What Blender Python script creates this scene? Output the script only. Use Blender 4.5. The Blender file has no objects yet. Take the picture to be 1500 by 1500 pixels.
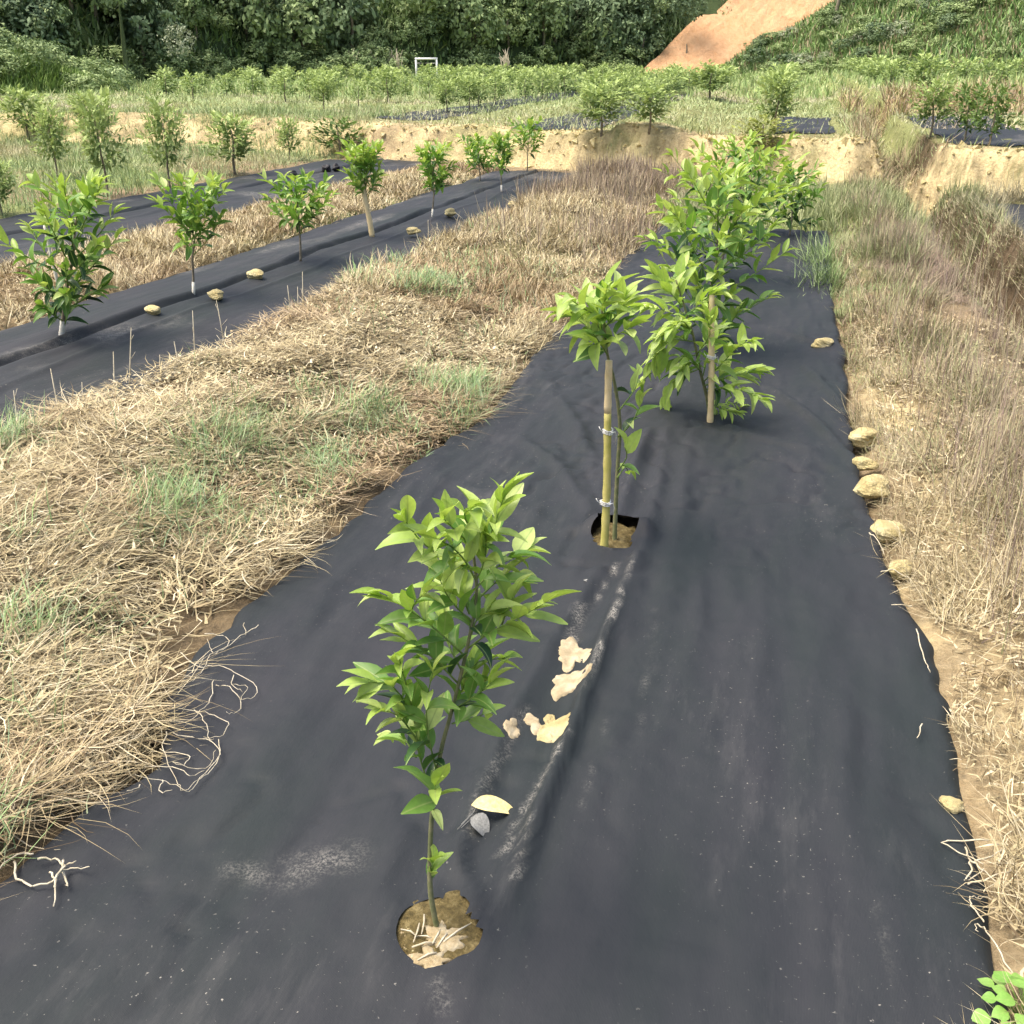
import bpy, math, random
import numpy as np
from mathutils import Vector, Matrix

S = bpy.context.scene
COL = S.collection
rnd = random.Random(11)
rng = np.random.default_rng(11)

# ------------------------------------------------------------------ camera, world, sun, exposure
CAM_H = 1.7
PITCH = math.atan(640 / 1500)            # camera looks down
YAW = math.atan(420 / math.hypot(1500, 640))   # rows run along +Y, camera turned left of them
cam_d = bpy.data.cameras.new("camera")
cam_d.lens = 36; cam_d.sensor_width = 36; cam_d.clip_end = 2000; cam_d.clip_start = 0.05
cam = bpy.data.objects.new("camera", cam_d); COL.objects.link(cam)
cam.location = (0, 0, CAM_H); cam.rotation_euler = (math.pi / 2 - PITCH, 0, YAW)
S.camera = cam

SUN_EL = math.radians(66)
SUN_AZ = math.atan2(-0.80, -0.32)         # direction towards the sun: left and a little behind
w = bpy.data.worlds.new("World"); S.world = w; w.use_nodes = True
nt = w.node_tree; bgn = nt.nodes["Background"]
sky = nt.nodes.new("ShaderNodeTexSky"); sky.sky_type = 'NISHITA'; sky.sun_disc = False
sky.sun_elevation = SUN_EL; sky.sun_rotation = SUN_AZ
sky.air_density = 1.0; sky.dust_density = 7.0; sky.ozone_density = 1.0
nt.links.new(sky.outputs[0], bgn.inputs[0]); bgn.inputs[1].default_value = 0.15
sl = bpy.data.lights.new("sun", 'SUN'); sl.energy = 1.5; sl.angle = math.radians(38); sl.color = (1.0, 0.93, 0.82)
so = bpy.data.objects.new("sun", sl); COL.objects.link(so)
sd = Vector((math.sin(SUN_AZ) * math.cos(SUN_EL), math.cos(SUN_AZ) * math.cos(SUN_EL), math.sin(SUN_EL)))
so.rotation_euler = sd.to_track_quat('Z', 'Y').to_euler(); so.location = (-20, -10, 40)
S.view_settings.view_transform = 'Standard'; S.view_settings.look = 'None'
S.view_settings.gamma = 1; S.view_settings.use_curve_mapping = False
S.view_settings.exposure = 1.15
S.render.engine = 'CYCLES'
S.cycles.max_bounces = 6; S.cycles.transparent_max_bounces = 8; S.cycles.diffuse_bounces = 3

# ------------------------------------------------------------------ measuring: photograph -> ground
cP, sP, cY, sY = math.cos(PITCH), math.sin(PITCH), math.cos(YAW), math.sin(YAW)
def ray(px, py):
    r, u = (px - 750) / 1500, (750 - py) / 1500
    fw = cP + sP * u; up = -sP + cP * u
    return r * cY - fw * sY, r * sY + fw * cY, up
def gp(px, py, z=0.0):
    d = ray(px, py); t = (z - CAM_H) / d[2]
    return d[0] * t, d[1] * t
def at_depth(px, py, f):
    """point seen in that direction at forward distance f from where the picture was taken"""
    d = ray(px, py); fw = -d[0] * sY + d[1] * cY; t = f / fw
    return Vector((d[0] * t, d[1] * t, CAM_H + d[2] * t))
def fwd(x, y): return -x * sY + y * cY
def azpx(x, y):
    r = x * cY + y * sY; f = np.maximum(-x * sY + y * cY, .01)
    return 750 + 1631 * r / f
def polar(px, f):
    r = (px - 750) / 1631 * f
    return r * cY - f * sY, r * sY + f * cY

# ------------------------------------------------------------------ noise
def _h(ix, iy, s):
    a = np.sin(ix * 127.1 + iy * 311.7 + s * 74.7) * 43758.5453
    return a - np.floor(a)
def vn(x, y, s=0):
    x = np.asarray(x, float); y = np.asarray(y, float)
    ix, iy = np.floor(x), np.floor(y); fx, fy = x - ix, y - iy
    fx = fx * fx * (3 - 2 * fx); fy = fy * fy * (3 - 2 * fy)
    a, b, c, d = _h(ix, iy, s), _h(ix + 1, iy, s), _h(ix, iy + 1, s), _h(ix + 1, iy + 1, s)
    return (a + (b - a) * fx) * (1 - fy) + (c + (d - c) * fx) * fy
def fbm(x, y, s=0, o=4):
    t = 0; a = .5
    for i in range(o):
        t = t + a * vn(x * 2 ** i, y * 2 ** i, s + i * 7); a *= .5
    return t / (1 - .5 ** o)
def sm(a, b, x):
    t = np.clip((np.asarray(x, float) - a) / (b - a), 0, 1); return t * t * (3 - 2 * t)

# ------------------------------------------------------------------ land
ROWS = (-0.52, -4.62, -8.6, 3.4)
MATS = {                                   # left edge, right edge, near end, far end
    'main': (-1.56, 0.50, -3.0, 12.9), 'second': (-5.55, -3.35, 1.5, 20.0),
    'third': (-9.9, -7.15, 5.0, 22.0), 'right': (2.55, 4.5, 9.0, 16.6)}
def y_bank(x):
    return np.interp(x, [-60, -16, -9.4, -4.8, -2, -.3, 1.4, 3.4, 10, 60], [27, 25.2, 22.6, 20.9, 20.2, 19.2, 18.7, 17.2, 16.4, 16])
def land(x, y):
    x = np.asarray(x, float); y = np.asarray(y, float)
    z = .05 * (fbm(x * .9, y * .9, 3) - .5) + .03 * (fbm(x * 5, y * 5, 5) - .5)
    # ridges of cut grass between the mats
    z = z + .16 * sm(-1.75, -2.7, x) * (1 - sm(-3.25, -3.5, x)) * (.75 + .5 * vn(x * 2, y * 1.3, 9))
    z = z + .05 * sm(-5.75, -6.1, x) * (1 - sm(-6.6, -7.0, x))
    z = z + .06 * sm(.6, 1.0, x) * (1 - sm(1.3, 1.7, x)) + .14 * sm(2.25, 2.45, x) * (1 - sm(2.45, 2.6, x)) * sm(4, 6, y) * (1 - sm(15.5, 17, y))
    z = z - .55 * sm(1.6, 1.85, x) * (1 - sm(2.15, 2.4, x)) * sm(3.5, 7, y)
    # terraces
    yb = y_bank(x) + .8 * (fbm(x * 1.1, y * .3, 21) - .5) + .35 * (fbm(x * 4, y * 4 + z * 9, 22) - .5)
    gap = np.exp(-((x - 1.66) / .24) ** 4) * (1 - sm(22, 26, y))
    wd = np.where(x < -9, 1.3, .42)
    t = sm(0, 1, (y - yb) / wd + .25 * (vn(x * 4, y * 6, 23) - .5) * ((y - yb) > 0) * ((y - yb) < wd))
    z = z + t * (.66 + .12 * (fbm(x * .8, y * .8, 25) - .5)) * (1 - .9 * gap) + t * .014 * np.maximum(y - 20, 0) + t * (1 - t) * 1.5 * (fbm(x * 5.5, y * 8, 26) - .5) + t * (1 - t) * .5 * (vn(x * 11, y * 13, 27) - .5)
    z = z + .35 * sm(1.0, 1.6, x) * sm(0, .7, y - 29.5 - .08 * x - .8 * (fbm(x * .7, y * .3, 31) - .5))
    # under the mats the soil is flat and lies a little lower
    for k, (a, b, c, d) in MATS.items():
        m = sm(a - .12, a + .02, x) * (1 - sm(b - .02, b + .12, x)) * sm(c - .1, c, y) * (1 - sm(d, d + .1, y))
        z = z * (1 - m) - .06 * m
    return z
def hit(px, py):
    """first ground point along that line of sight"""
    d = ray(px, py); t = np.arange(2.0, 140, .03); x, y, z = d[0] * t, d[1] * t, CAM_H + d[2] * t
    k = np.argmax(z < land(x, y)); return float(x[k]), float(y[k])
def land1(x, y): return float(land(np.array([x]), np.array([y]))[0])

def main_l(y): return np.interp(y, [1.4, 1.7, 1.95, 2.2, 2.5, 3.2, 3.6, 4.3, 5.1, 6.4, 7.3, 10, 12.4], [-1.62, -1.56, -1.49, -1.62, -1.68, -1.66, -1.61, -1.61, -1.45, -1.52, -1.51, -1.55, -1.47]) + .04 * (fbm(y * 2.1, y * 0, 81) - .5) + .03 * (vn(y * 9, y * 0, 82) - .5)
def main_r(y): return .50 + np.interp(y, [1.5, 3, 3.6, 4.6, 5.5, 7, 9, 12], [.08, .11, .03, -.06, -.05, -.03, -.06, .03]) + .05 * (fbm(y * 2.3, y * 0, 83) - .5) + .03 * (vn(y * 9, y * 0, 84) - .5)
def seg_d(x, y, pts):
    """distance to a polyline and position along it"""
    best = np.full(np.shape(x), 1e9); tt = np.zeros(np.shape(x)); n = len(pts) - 1
    for i in range(n):
        ax, ay = pts[i]; bx, by = pts[i + 1]; dx, dy = bx - ax, by - ay
        t = np.clip(((x - ax) * dx + (y - ay) * dy) / (dx * dx + dy * dy), 0, 1)
        d = np.hypot(x - ax - t * dx, y - ay - t * dy)
        k = d < best; best = np.where(k, d, best); tt = np.where(k, (i + t) / n, tt)
    return best, tt
FOLDS = [([(928, 828), (880, 960), (832, 1090), (775, 1235), (735, 1340)], .040, .022),
         ([(885, 840), (800, 960), (735, 1080), (690, 1200), (668, 1270)], .022, .028),
         ([(700, 1375), (690, 1310), (668, 1265), (672, 1225)], .018, .022),
         ([(950, 640), (930, 690), (905, 770)], .03, .03), ([(975, 640), (965, 720), (935, 830), (915, 940)], .02, .03),
         ([(1010, 640), (1000, 740), (975, 900)], .014, .04),
         ([(1130, 570), (1190, 620), (1262, 690)], .022, .03), ([(1180, 540), (1235, 600)], .018, .03),
         ([(760, 640), (820, 690), (868, 770)], .018, .03), ([(800, 560), (850, 640), (880, 720)], .02, .04),
         ([(640, 700), (740, 740), (850, 800)], .012, .05), ([(1120, 480), (1180, 500), (1225, 510)], .025, .05),
         ([(1010, 640), (1090, 640), (1180, 660), (1250, 705)], .012, .04),
         ([(350, 1180), (420, 1080), (520, 900)], .008, .05), ([(230, 1400), (330, 1200), (420, 1000)], .007, .06),
         ([(1090, 1490), (1100, 1200), (1080, 900)], .007, .05), ([(1290, 1490), (1240, 1200), (1190, 900)], .006, .06),
         ([(560, 1480), (560, 1330), (590, 1200)], .008, .04), ([(860, 1490), (900, 1300), (960, 1000)], .006, .05)]
FOLDS = [([gp(*p) for p in f], h * 1.25, wd) for f, h, wd in FOLDS]
HOLE1 = gp(643, 1374); HOLE2 = gp(897, 800)
def mat_z(x, y):
    z = .017 * (fbm(x * 3.2, y * 1.1, 41) - .5) * 2 + .010 * (fbm(x * 9, y * 3, 42, 3) - .5) * 2 + .0035 * (fbm(x * 16, y * 22, 43, 2) - .5) * 2
    z = z * (1 - .25 * sm(3, 1.5, y))
    for pts, h, wd in FOLDS:
        d, t = seg_d(x, y, pts)
        z = z + h * np.exp(-(d / wd) ** 2) * np.sin(np.pi * np.clip(t * .9 + .08, 0, 1)) ** .6
    z = z + .010 * (fbm(x * 20 + 2 * fbm(x, y, 49, 2), y * 1.6, 48, 3) - .5) * 2 * sm(.3, .6, fbm(x * 2, y * .7, 50))
    cr = np.abs(fbm(x * 4 + .6 * fbm(y * 2, x * 2, 46), y * 2.2, 45, 3) - .5); z = z - .02 * np.exp(-cr / .035) * (.7 + .3 * sm(2.8, 3.6, y)) * sm(.35, .65, fbm(x * 1.5, y * .8, 47))
    d1 = np.hypot(x - HOLE1[0], y - HOLE1[1]); z = z + .005 * np.exp(-((d1 - .11) / .05) ** 2)
    d2 = np.hypot(x - HOLE2[0], y - HOLE2[1]); z = z + .05 * np.exp(-((d2 - .12) / .06) ** 2) * sm(-.02, .1, y - HOLE2[1])
    # a low crown along the planting line
    z = z + .035 * np.exp(-((x + .5) / .35) ** 2) * sm(2, 5, y)
    return z + .012
def mz(x, y): return float(mat_z(np.array([x]), np.array([y]))[0])

# ------------------------------------------------------------------ materials
def material(name, rough=.8, spec=.3):
    m = bpy.data.materials.new(name); m.use_nodes = True
    b = m.node_tree.nodes["Principled BSDF"]; b.inputs["Roughness"].default_value = rough
    b.inputs["Specular IOR Level"].default_value = spec
    return m, m.node_tree.nodes, m.node_tree.links, b
def noise(n, l, scale, detail=6, rough=.6, vec=None):
    t = n.new("ShaderNodeTexNoise"); t.inputs["Scale"].default_value = scale; t.inputs["Detail"].default_value = detail
    t.inputs["Roughness"].default_value = rough
    if vec is not None: l.new(vec, t.inputs["Vector"])
    return t
def ramp(n, l, src, stops):
    r = n.new("ShaderNodeValToRGB"); e = r.color_ramp.elements
    while len(e) < len(stops): e.new(.5)
    for i, (p, c) in enumerate(stops):
        e[i].position = p; e[i].color = (*c, 1) if len(c) == 3 else c
    l.new(src, r.inputs[0]); return r
def mix(n, l, fac, a, b, mode='MIX'):
    m = n.new("ShaderNodeMix"); m.data_type = 'RGBA'; m.blend_type = mode
    for v, i in ((fac, 0), (a, 6), (b, 7)):
        if isinstance(v, (int, float)): m.inputs[i].default_value = v
        elif isinstance(v, tuple): m.inputs[i].default_value = (*v, 1)
        else: l.new(v, m.inputs[i])
    return m.outputs[2]
def bump(n, l, src, b, strength=.4, dist=.02, prev=None):
    q = n.new("ShaderNodeBump"); q.inputs["Strength"].default_value = strength; q.inputs["Distance"].default_value = dist
    l.new(src, q.inputs["Height"])
    if prev is not None: l.new(prev.outputs[0], q.inputs["Normal"])
    l.new(q.outputs[0], b.inputs["Normal"]); return q
def objvec(n, l, scale=(1, 1, 1)):
    t = n.new("ShaderNodeTexCoord"); mp = n.new("ShaderNodeMapping"); mp.inputs["Scale"].default_value = scale
    l.new(t.outputs["Object"], mp.inputs["Vector"]); return mp.outputs[0]

def m_speckle(name, c1, c2, c3, scale, rough=.9, bs=.6, bd=.02):
    m, n, l, b = material(name, rough, .2)
    v = objvec(n, l); t = noise(n, l, scale, 8, .65, v)
    r = ramp(n, l, t.outputs[0], [(.3, c1), (.5, c2), (.7, c3)]); l.new(r.outputs[0], b.inputs["Base Color"])
    t2 = noise(n, l, scale * 4, 6, .7, v); bump(n, l, t2.outputs[0], b, bs, bd); return m
def m_attr(name, rough=.8, spec=.25, trans=0.0, nscale=0, namt=.3):
    m, n, l, b = material(name, rough, spec)
    a = n.new("ShaderNodeVertexColor"); a.layer_name = "Col"; c = a.outputs[0]
    if nscale:
        t = noise(n, l, nscale, 6, .65, objvec(n, l))
        r = ramp(n, l, t.outputs[0], [(.3, (1 - namt,) * 3), (.7, (1 + namt * .5,) * 3)])
        c = mix(n, l, 1.0, c, r.outputs[0], 'MULTIPLY')
    l.new(c, b.inputs["Base Color"])
    if trans:
        tr = n.new("ShaderNodeBsdfTranslucent"); l.new(c, tr.inputs[0])
        ms = n.new("ShaderNodeMixShader"); ms.inputs[0].default_value = trans
        l.new(b.outputs[0], ms.inputs[1]); l.new(tr.outputs[0], ms.inputs[2])
        l.new(ms.outputs[0], n["Material Output"].inputs[0])
    return m
def m_leaf(name, ca, cb, cc, trans=.35):
    m, n, l, b = material(name, .42, .4)
    oi = n.new("ShaderNodeObjectInfo"); r = ramp(n, l, oi.outputs["Random"], [(0, ca), (.5, cb), (1, cc)])
    tc = n.new("ShaderNodeTexCoord"); sx = n.new("ShaderNodeSeparateXYZ"); l.new(tc.outputs["Object"], sx.inputs[0])
    # pale midrib
    ab = n.new("ShaderNodeMath"); ab.operation = 'ABSOLUTE'; l.new(sx.outputs[0], ab.inputs[0])
    rr = ramp(n, l, ab.outputs[0], [(0, (1, 1, 1)), (.022, (0, 0, 0))])
    c = mix(n, l, rr.outputs[0], r.outputs[0], (.30, .40, .14))
    t = noise(n, l, 5, 4, .6, tc.outputs["Object"])
    r2 = ramp(n, l, t.outputs[0], [(.3, (.85, .85, .8)), (.7, (1.12, 1.1, 1.05))]); c = mix(n, l, 1.0, c, r2.outputs[0], 'MULTIPLY')
    l.new(c, b.inputs["Base Color"])
    tr = n.new("ShaderNodeBsdfTranslucent"); l.new(mix(n, l, 1.0, c, (1.15, 1.2, .6), 'MULTIPLY'), tr.inputs[0])
    ms = n.new("ShaderNodeMixShader"); ms.inputs[0].default_value = trans
    l.new(b.outputs[0], ms.inputs[1]); l.new(tr.outputs[0], ms.inputs[2]); l.new(ms.outputs[0], n["Material Output"].inputs[0])
    return m

M = {}
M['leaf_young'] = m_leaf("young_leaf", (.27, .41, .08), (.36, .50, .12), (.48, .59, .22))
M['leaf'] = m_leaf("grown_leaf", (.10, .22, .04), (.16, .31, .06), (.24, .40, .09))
M['leaf_dark'] = m_leaf("shaded_leaf", (.022, .065, .022), (.04, .105, .03), (.075, .16, .04), .2)  # dark copy of the leaf: crown-interior shade put into its colour
M['leaf_weed'] = m_leaf("weed_leaf", (.2, .4, .08), (.26, .46, .11), (.3, .5, .14))
M['foliage'] = m_attr("distant_foliage", .6, .3, .25)
M['forest'] = m_attr("forest_foliage", .7, .25, .12)
M['grass'] = m_attr("grass_blades", .75, .2, .12)
M['straw'] = m_attr("dry_straw", .8, .2, .05)
M['bark'] = m_speckle("green_bark", (.10, .13, .05), (.16, .17, .08), (.24, .22, .13), 40, .8, .3, .004)
M['bark_grey'] = m_speckle("grey_bark", (.10, .085, .06), (.2, .17, .12), (.32, .29, .22), 30, .85, .5, .01)
M['white_bark'] = m_speckle("whitewashed_bark", (.45, .43, .36), (.62, .6, .52), (.75, .73, .66), 40, .85, .3, .004)
M['twig'] = m_speckle("young_twig", (.10, .17, .04), (.15, .23, .05), (.2, .27, .08), 30, .7, .2, .003)
M['bamboo'] = m_speckle("bamboo", (.33, .32, .07), (.45, .41, .12), (.56, .48, .2), 14, .5, .2, .003)
M['bamboo_pale'] = m_speckle("pale_bamboo", (.50, .40, .20), (.62, .50, .28), (.72, .6, .36), 14, .55, .2, .003)
M['string'] = m_speckle("white_string", (.6, .6, .56), (.72, .72, .68), (.8, .8, .78), 60, .6, .2, .002)
M['clod'] = m_speckle("yellow_clay", (.38, .30, .13), (.52, .44, .22), (.64, .58, .36), 9, .95, .9, .03)
M['sand'] = m_speckle("dried_silt", (.25, .20, .115), (.36, .30, .19), (.46, .41, .29), 22, .9, .5, .006)
M['crust'] = m_speckle("silt_crust", (.24, .18, .09), (.36, .29, .17), (.48, .42, .29), 40, .95, .8, .006)
M['soil'] = m_speckle("planting_soil", (.05, .04, .016), (.15, .115, .045), (.30, .24, .11), 34, .95, 1, .012)
M['dead_leaf'] = m_speckle("yellow_dead_leaf", (.55, .44, .16), (.68, .58, .27), (.74, .66, .36), 12, .7, .3, .004)
M['grey_leaf'] = m_speckle("grey_dead_leaf", (.16, .16, .14), (.25, .25, .23), (.36, .36, .32), 14, .8, .3, .004)
M['vine'] = m_speckle("dead_runner", (.36, .31, .2), (.48, .43, .31), (.58, .53, .41), 30, .85, .2, .003)
M['white'] = m_speckle("white_paint", (.72, .74, .72), (.8, .8, .78), (.84, .84, .82), 6, .5, .1, .003)
M['black'] = m_speckle("black_plastic", (.012, .012, .013), (.02, .02, .022), (.035, .035, .037), 9, .4, .5, .02)
M['orange'] = None

def m_mat():
    m, n, l, b = material("woven_weed_mat", .66, .25)
    v = objvec(n, l, (1, .28, 1)); big = noise(n, l, 2.2, 6, .6, v)
    c = ramp(n, l, big.outputs[0], [(.3, (.014, .020, .020)), (.5, (.019, .022, .025)), (.75, (.029, .029, .034))])
    # dust dried in streaks along the cloth
    v2 = objvec(n, l, (1, .2, 1)); d = noise(n, l, 13, 10, .72, v2); d2 = noise(n, l, 1.1, 5, .55, objvec(n, l, (1, .6, 1)))
    mu = n.new("ShaderNodeMath"); mu.operation = 'MULTIPLY'; l.new(d.outputs[0], mu.inputs[0]); l.new(d2.outputs[0], mu.inputs[1])
    k = ramp(n, l, mu.outputs[0], [(.29, (0, 0, 0)), (.50, (.26,) * 3)])
    col = mix(n, l, k.outputs[0], c.outputs[0], (.14, .135, .13))
    # fine specks of dried mud
    sp = noise(n, l, 95, 3, .6, objvec(n, l)); ks = ramp(n, l, sp.outputs[0], [(.68, (0, 0, 0)), (.73, (.75,) * 3)])
    k3 = mix(n, l, 1.0, ks.outputs[0], ramp(n, l, d2.outputs[0], [(.45, (0, 0, 0)), (.62, (1, 1, 1))]).outputs[0], 'MULTIPLY')
    col = mix(n, l, k3, col, (.38, .36, .31))
    a = n.new("ShaderNodeVertexColor"); a.layer_name = "Col"   # mud lying on the cloth (where water left it)
    md = noise(n, l, 150, 6, .75, objvec(n, l)); mm = mix(n, l, 1.0, a.outputs[0], ramp(n, l, md.outputs[0], [(.44, (.0,) * 3), (.62, (1,) * 3)]).outputs[0], 'MULTIPLY')
    bl = noise(n, l, 16, 6, .7, objvec(n, l)); mm = mix(n, l, 1.0, mm, ramp(n, l, bl.outputs[0], [(.40, (.12,) * 3), (.62, (1.25,) * 3)]).outputs[0], 'MULTIPLY')
    col = mix(n, l, mm, col, (.42, .40, .35))
    l.new(col, b.inputs["Base Color"])
    # weave
    wv = n.new("ShaderNodeTexWave"); wv.inputs["Scale"].default_value = 110; wv.bands_direction = 'X'; l.new(objvec(n, l), wv.inputs["Vector"])
    q = bump(n, l, wv.outputs["Fac"], b, .12, .002)
    wr = noise(n, l, 7, 6, .6, objvec(n, l, (1, .5, 1))); bump(n, l, wr.outputs[0], b, .25, .03, q)
    return m
M['mat'] = m_mat()
def m_ground():
    m, n, l, b = material("field_soil", .95, .15)
    a = n.new("ShaderNodeVertexColor"); a.layer_name = "Col"; v = objvec(n, l)
    t = noise(n, l, 3.5, 10, .7, v); r = ramp(n, l, t.outputs[0], [(.3, (.6, .58, .52)), (.5, (.95, .95, .95)), (.7, (1.2, 1.17, 1.08))])
    c = mix(n, l, 1.0, a.outputs[0], r.outputs[0], 'MULTIPLY')
    t2 = noise(n, l, 26, 8, .7, v); r2 = ramp(n, l, t2.outputs[0], [(.32, (.7, .66, .6)), (.6, (1.08, 1.08, 1.06))])
    c = mix(n, l, 1.0, c, r2.outputs[0], 'MULTIPLY'); l.new(c, b.inputs["Base Color"])
    q = bump(n, l, t2.outputs[0], b, .7, .03); bump(n, l, t.outputs[0], b, .5, .12, q); return m
M['ground'] = m_ground()
def m_orange():
    m, n, l, b = material("bare_orange_earth", .95, .1)
    v = objvec(n, l, (1, 1, .25)); t = noise(n, l, .9, 10, .65, v)
    r = ramp(n, l, t.outputs[0], [(.25, (.44, .24, .115)), (.5, (.53, .315, .165)), (.75, (.60, .385, .22))])
    t2 = noise(n, l, 3, 8, .7, v); c = mix(n, l, .35, r.outputs[0], ramp(n, l, t2.outputs[0], [(.35, (.43, .235, .11)), (.65, (.61, .40, .24))]).outputs[0])
    l.new(c, b.inputs["Base Color"]); bump(n, l, t.outputs[0], b, .8, .5); return m
M['orange'] = m_orange()

# ------------------------------------------------------------------ builders
def tag(o, label=None, cat=None, group=None, kind=None):
    for k, v in (('label', label), ('category', cat), ('group', group), ('kind', kind)):
        if v: o[k] = v
    return o
def link(name, me, parent=None, mx=None):
    o = bpy.data.objects.new(name, me); COL.objects.link(o)
    if parent is not None: o.parent = parent
    if mx is not None: o.matrix_basis = mx
    return o
def empty(name, loc, label, cat, group=None):
    o = bpy.data.objects.new(name, None); COL.objects.link(o); o.location = loc; o.empty_display_size = .1
    return tag(o, label, cat, group)
def pymesh(name, v, f, mat, smooth=True):
    me = bpy.data.meshes.new(name); me.from_pydata([tuple(p) for p in v], [], f); me.materials.append(mat)
    if smooth: me.polygons.foreach_set('use_smooth', [True] * len(me.polygons))
    me.update(); return me
def npmesh(name, V, loops, starts, totals, mat, cols=None, smooth=True):
    me = bpy.data.meshes.new(name); me.vertices.add(len(V)); me.vertices.foreach_set('co', np.asarray(V, np.float32).ravel())
    me.loops.add(len(loops)); me.loops.foreach_set('vertex_index', np.asarray(loops, np.int32))
    me.polygons.add(len(starts)); me.polygons.foreach_set('loop_start', np.asarray(starts, np.int32))
    me.polygons.foreach_set('loop_total', np.asarray(totals, np.int32))
    if smooth: me.polygons.foreach_set('use_smooth', np.ones(len(starts), bool))
    me.update(calc_edges=True)
    if cols is not None:
        a = me.color_attributes.new("Col", 'FLOAT_COLOR', 'POINT')
        c = np.ones((len(V), 4), np.float32); c[:, :3] = cols; a.data.foreach_set('color', c.ravel())
    me.materials.append(mat); return me
def gridmesh(name, X, Y, Z, mat, cols=None, keep=None):
    ny, nx = X.shape; V = np.stack([X, Y, Z], -1).reshape(-1, 3)
    i = np.arange(ny * nx).reshape(ny, nx)
    q = np.stack([i[:-1, :-1], i[:-1, 1:], i[1:, 1:], i[1:, :-1]], -1).reshape(-1, 4)
    if keep is not None: q = q[keep.ravel()]
    n = len(q)
    return npmesh(name, V, q.ravel(), np.arange(n) * 4, np.full(n, 4), mat, None if cols is None else cols.reshape(-1, 3))
def tube_data(pts, rad, sides=6, base=0):
    V = []; F = []; n = len(pts); pts = [Vector(p) for p in pts]
    ref = Vector((1, 0, 0))
    for i, p in enumerate(pts):
        d = (pts[min(i + 1, n - 1)] - pts[max(i - 1, 0)]).normalized()
        a = d.cross(ref)
        if a.length < .1: a = d.cross(Vector((0, 1, 0)))
        a.normalize(); b = d.cross(a); r = rad[i] if hasattr(rad, '__len__') else rad
        for k in range(sides):
            t = 2 * math.pi * k / sides; V.append(p + (a * math.cos(t) + b * math.sin(t)) * r)
    for i in range(n - 1):
        for k in range(sides):
            k2 = (k + 1) % sides
            F.append((base + i * sides + k, base + i * sides + k2, base + (i + 1) * sides + k2, base + (i + 1) * sides + k))
    F.append(tuple(base + k for k in range(sides))[::-1]); F.append(tuple(base + (n - 1) * sides + k for k in range(sides)))
    return V, F
def tubes(name, lines, mat, sides=6):
    V = []; F = []
    for pts, rad in lines:
        v, f = tube_data(pts, rad, sides, len(V)); V += v; F += f
    return pymesh(name, V, F, mat)
def smoothline(pts, sub=4):
    pts = [Vector(p) for p in pts]; out = []; n = len(pts)
    for i in range(n - 1):
        p0, p1, p2, p3 = pts[max(i - 1, 0)], pts[i], pts[i + 1], pts[min(i + 2, n - 1)]
        for k in range(sub):
            t = k / sub
            out.append(.5 * ((2 * p1) + (p2 - p0) * t + (2 * p0 - 5 * p1 + 4 * p2 - p3) * t * t + (3 * p1 - p0 - 3 * p2 + p3) * t ** 3))
    out.append(pts[-1]); return out

# one leaf: along +Y, length 1
def leaf_geo(width=.36, fold=.3, curl=.25, n=6, wav=0.0):
    V = []; F = []
    for i in range(n + 1):
        t = i / n; wd = width * .5 * (math.sin(math.pi * t ** .8)) ** .85 if 0 < t < 1 else .012
        y = math.sin(curl * 1.6 * t) / (curl * 1.6) if curl else t
        z = -(1 - math.cos(curl * 1.6 * t)) / (curl * 1.6) if curl else 0
        wz = wav * math.sin(t * 9)
        V += [(-wd, y, z + wd * fold + wz), (0, y, z), (wd, y, z + wd * fold - wz)]
    for i in range(n):
        a = i * 3; F += [(a, a + 1, a + 4, a + 3), (a + 1, a + 2, a + 5, a + 4)]
    return V, F
LEAF = {}
for kind in ('leaf_young', 'leaf', 'leaf_dark'):
    LEAF[kind] = []
    for (wd, fo, cu, wv) in ((.36, .5, .25, .012), (.33, .75, .5, .0), (.40, .35, .1, .018), (.36, .6, .8, .012), (.30, 1.0, .3, 0)):
        LEAF[kind].append(pymesh("leaf", *leaf_geo(wd, fo, cu, 6, wv), M[kind]))
def leaf_mx(p, d, length, wf=1.0, up=None, r=rnd):
    d = Vector(d).normalized(); u = Vector(up) if up else Vector((r.uniform(-.5, .5), r.uniform(-.5, .5), 1))
    x = d.cross(u)
    if x.length < .05: x = d.cross(Vector((1, 0, 0)))
    x.normalize(); z = x.cross(d)
    m = Matrix(((x.x * wf, d.x, z.x, 0), (x.y * wf, d.y, z.y, 0), (x.z * wf, d.z, z.z, 0), (0, 0, 0, 1)))
    m = m @ Matrix.Scale(length, 4); m.translation = p; return m

# ------------------------------------------------------------------ ground sheet
def axis(parts):
    out = []
    for a, b, s in parts: out += list(np.arange(a, b, s))
    return np.array(out + [parts[-1][1]])
gx = axis([(-400, -120, 40), (-120, -40, 4), (-40, -16, .8), (-16, -6, .25), (-6, 5, .09), (5, 16, .3), (16, 40, 1), (40, 120, 4), (120, 400, 40)])
gy = axis([(-100, -12, 12), (-12, 0, .8), (0, 14, .12), (14, 27, .085), (27, 34, .25), (34, 90, 1.2), (90, 160, 5), (160, 600, 44)])
GX, GY = np.meshgrid(gx, gy); GZ = land(GX, GY)
straw_c = np.array((.27, .21, .13)); clay_c = np.array((.60, .50, .29)); green_c = np.array((.20, .24, .09)); brown_c = np.array((.24, .17, .10)); dark_c = np.array((.13, .10, .06))
def lerp(a, b, t): return a + (b - a) * np.asarray(t)[..., None]
gc = np.broadcast_to(straw_c, GX.shape + (3,)).copy()
yb = y_bank(GX)
gc = lerp(gc, green_c, sm(.42, .62, fbm(GX * .35, GY * .35, 51)) * sm(6, 14, GY))
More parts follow.
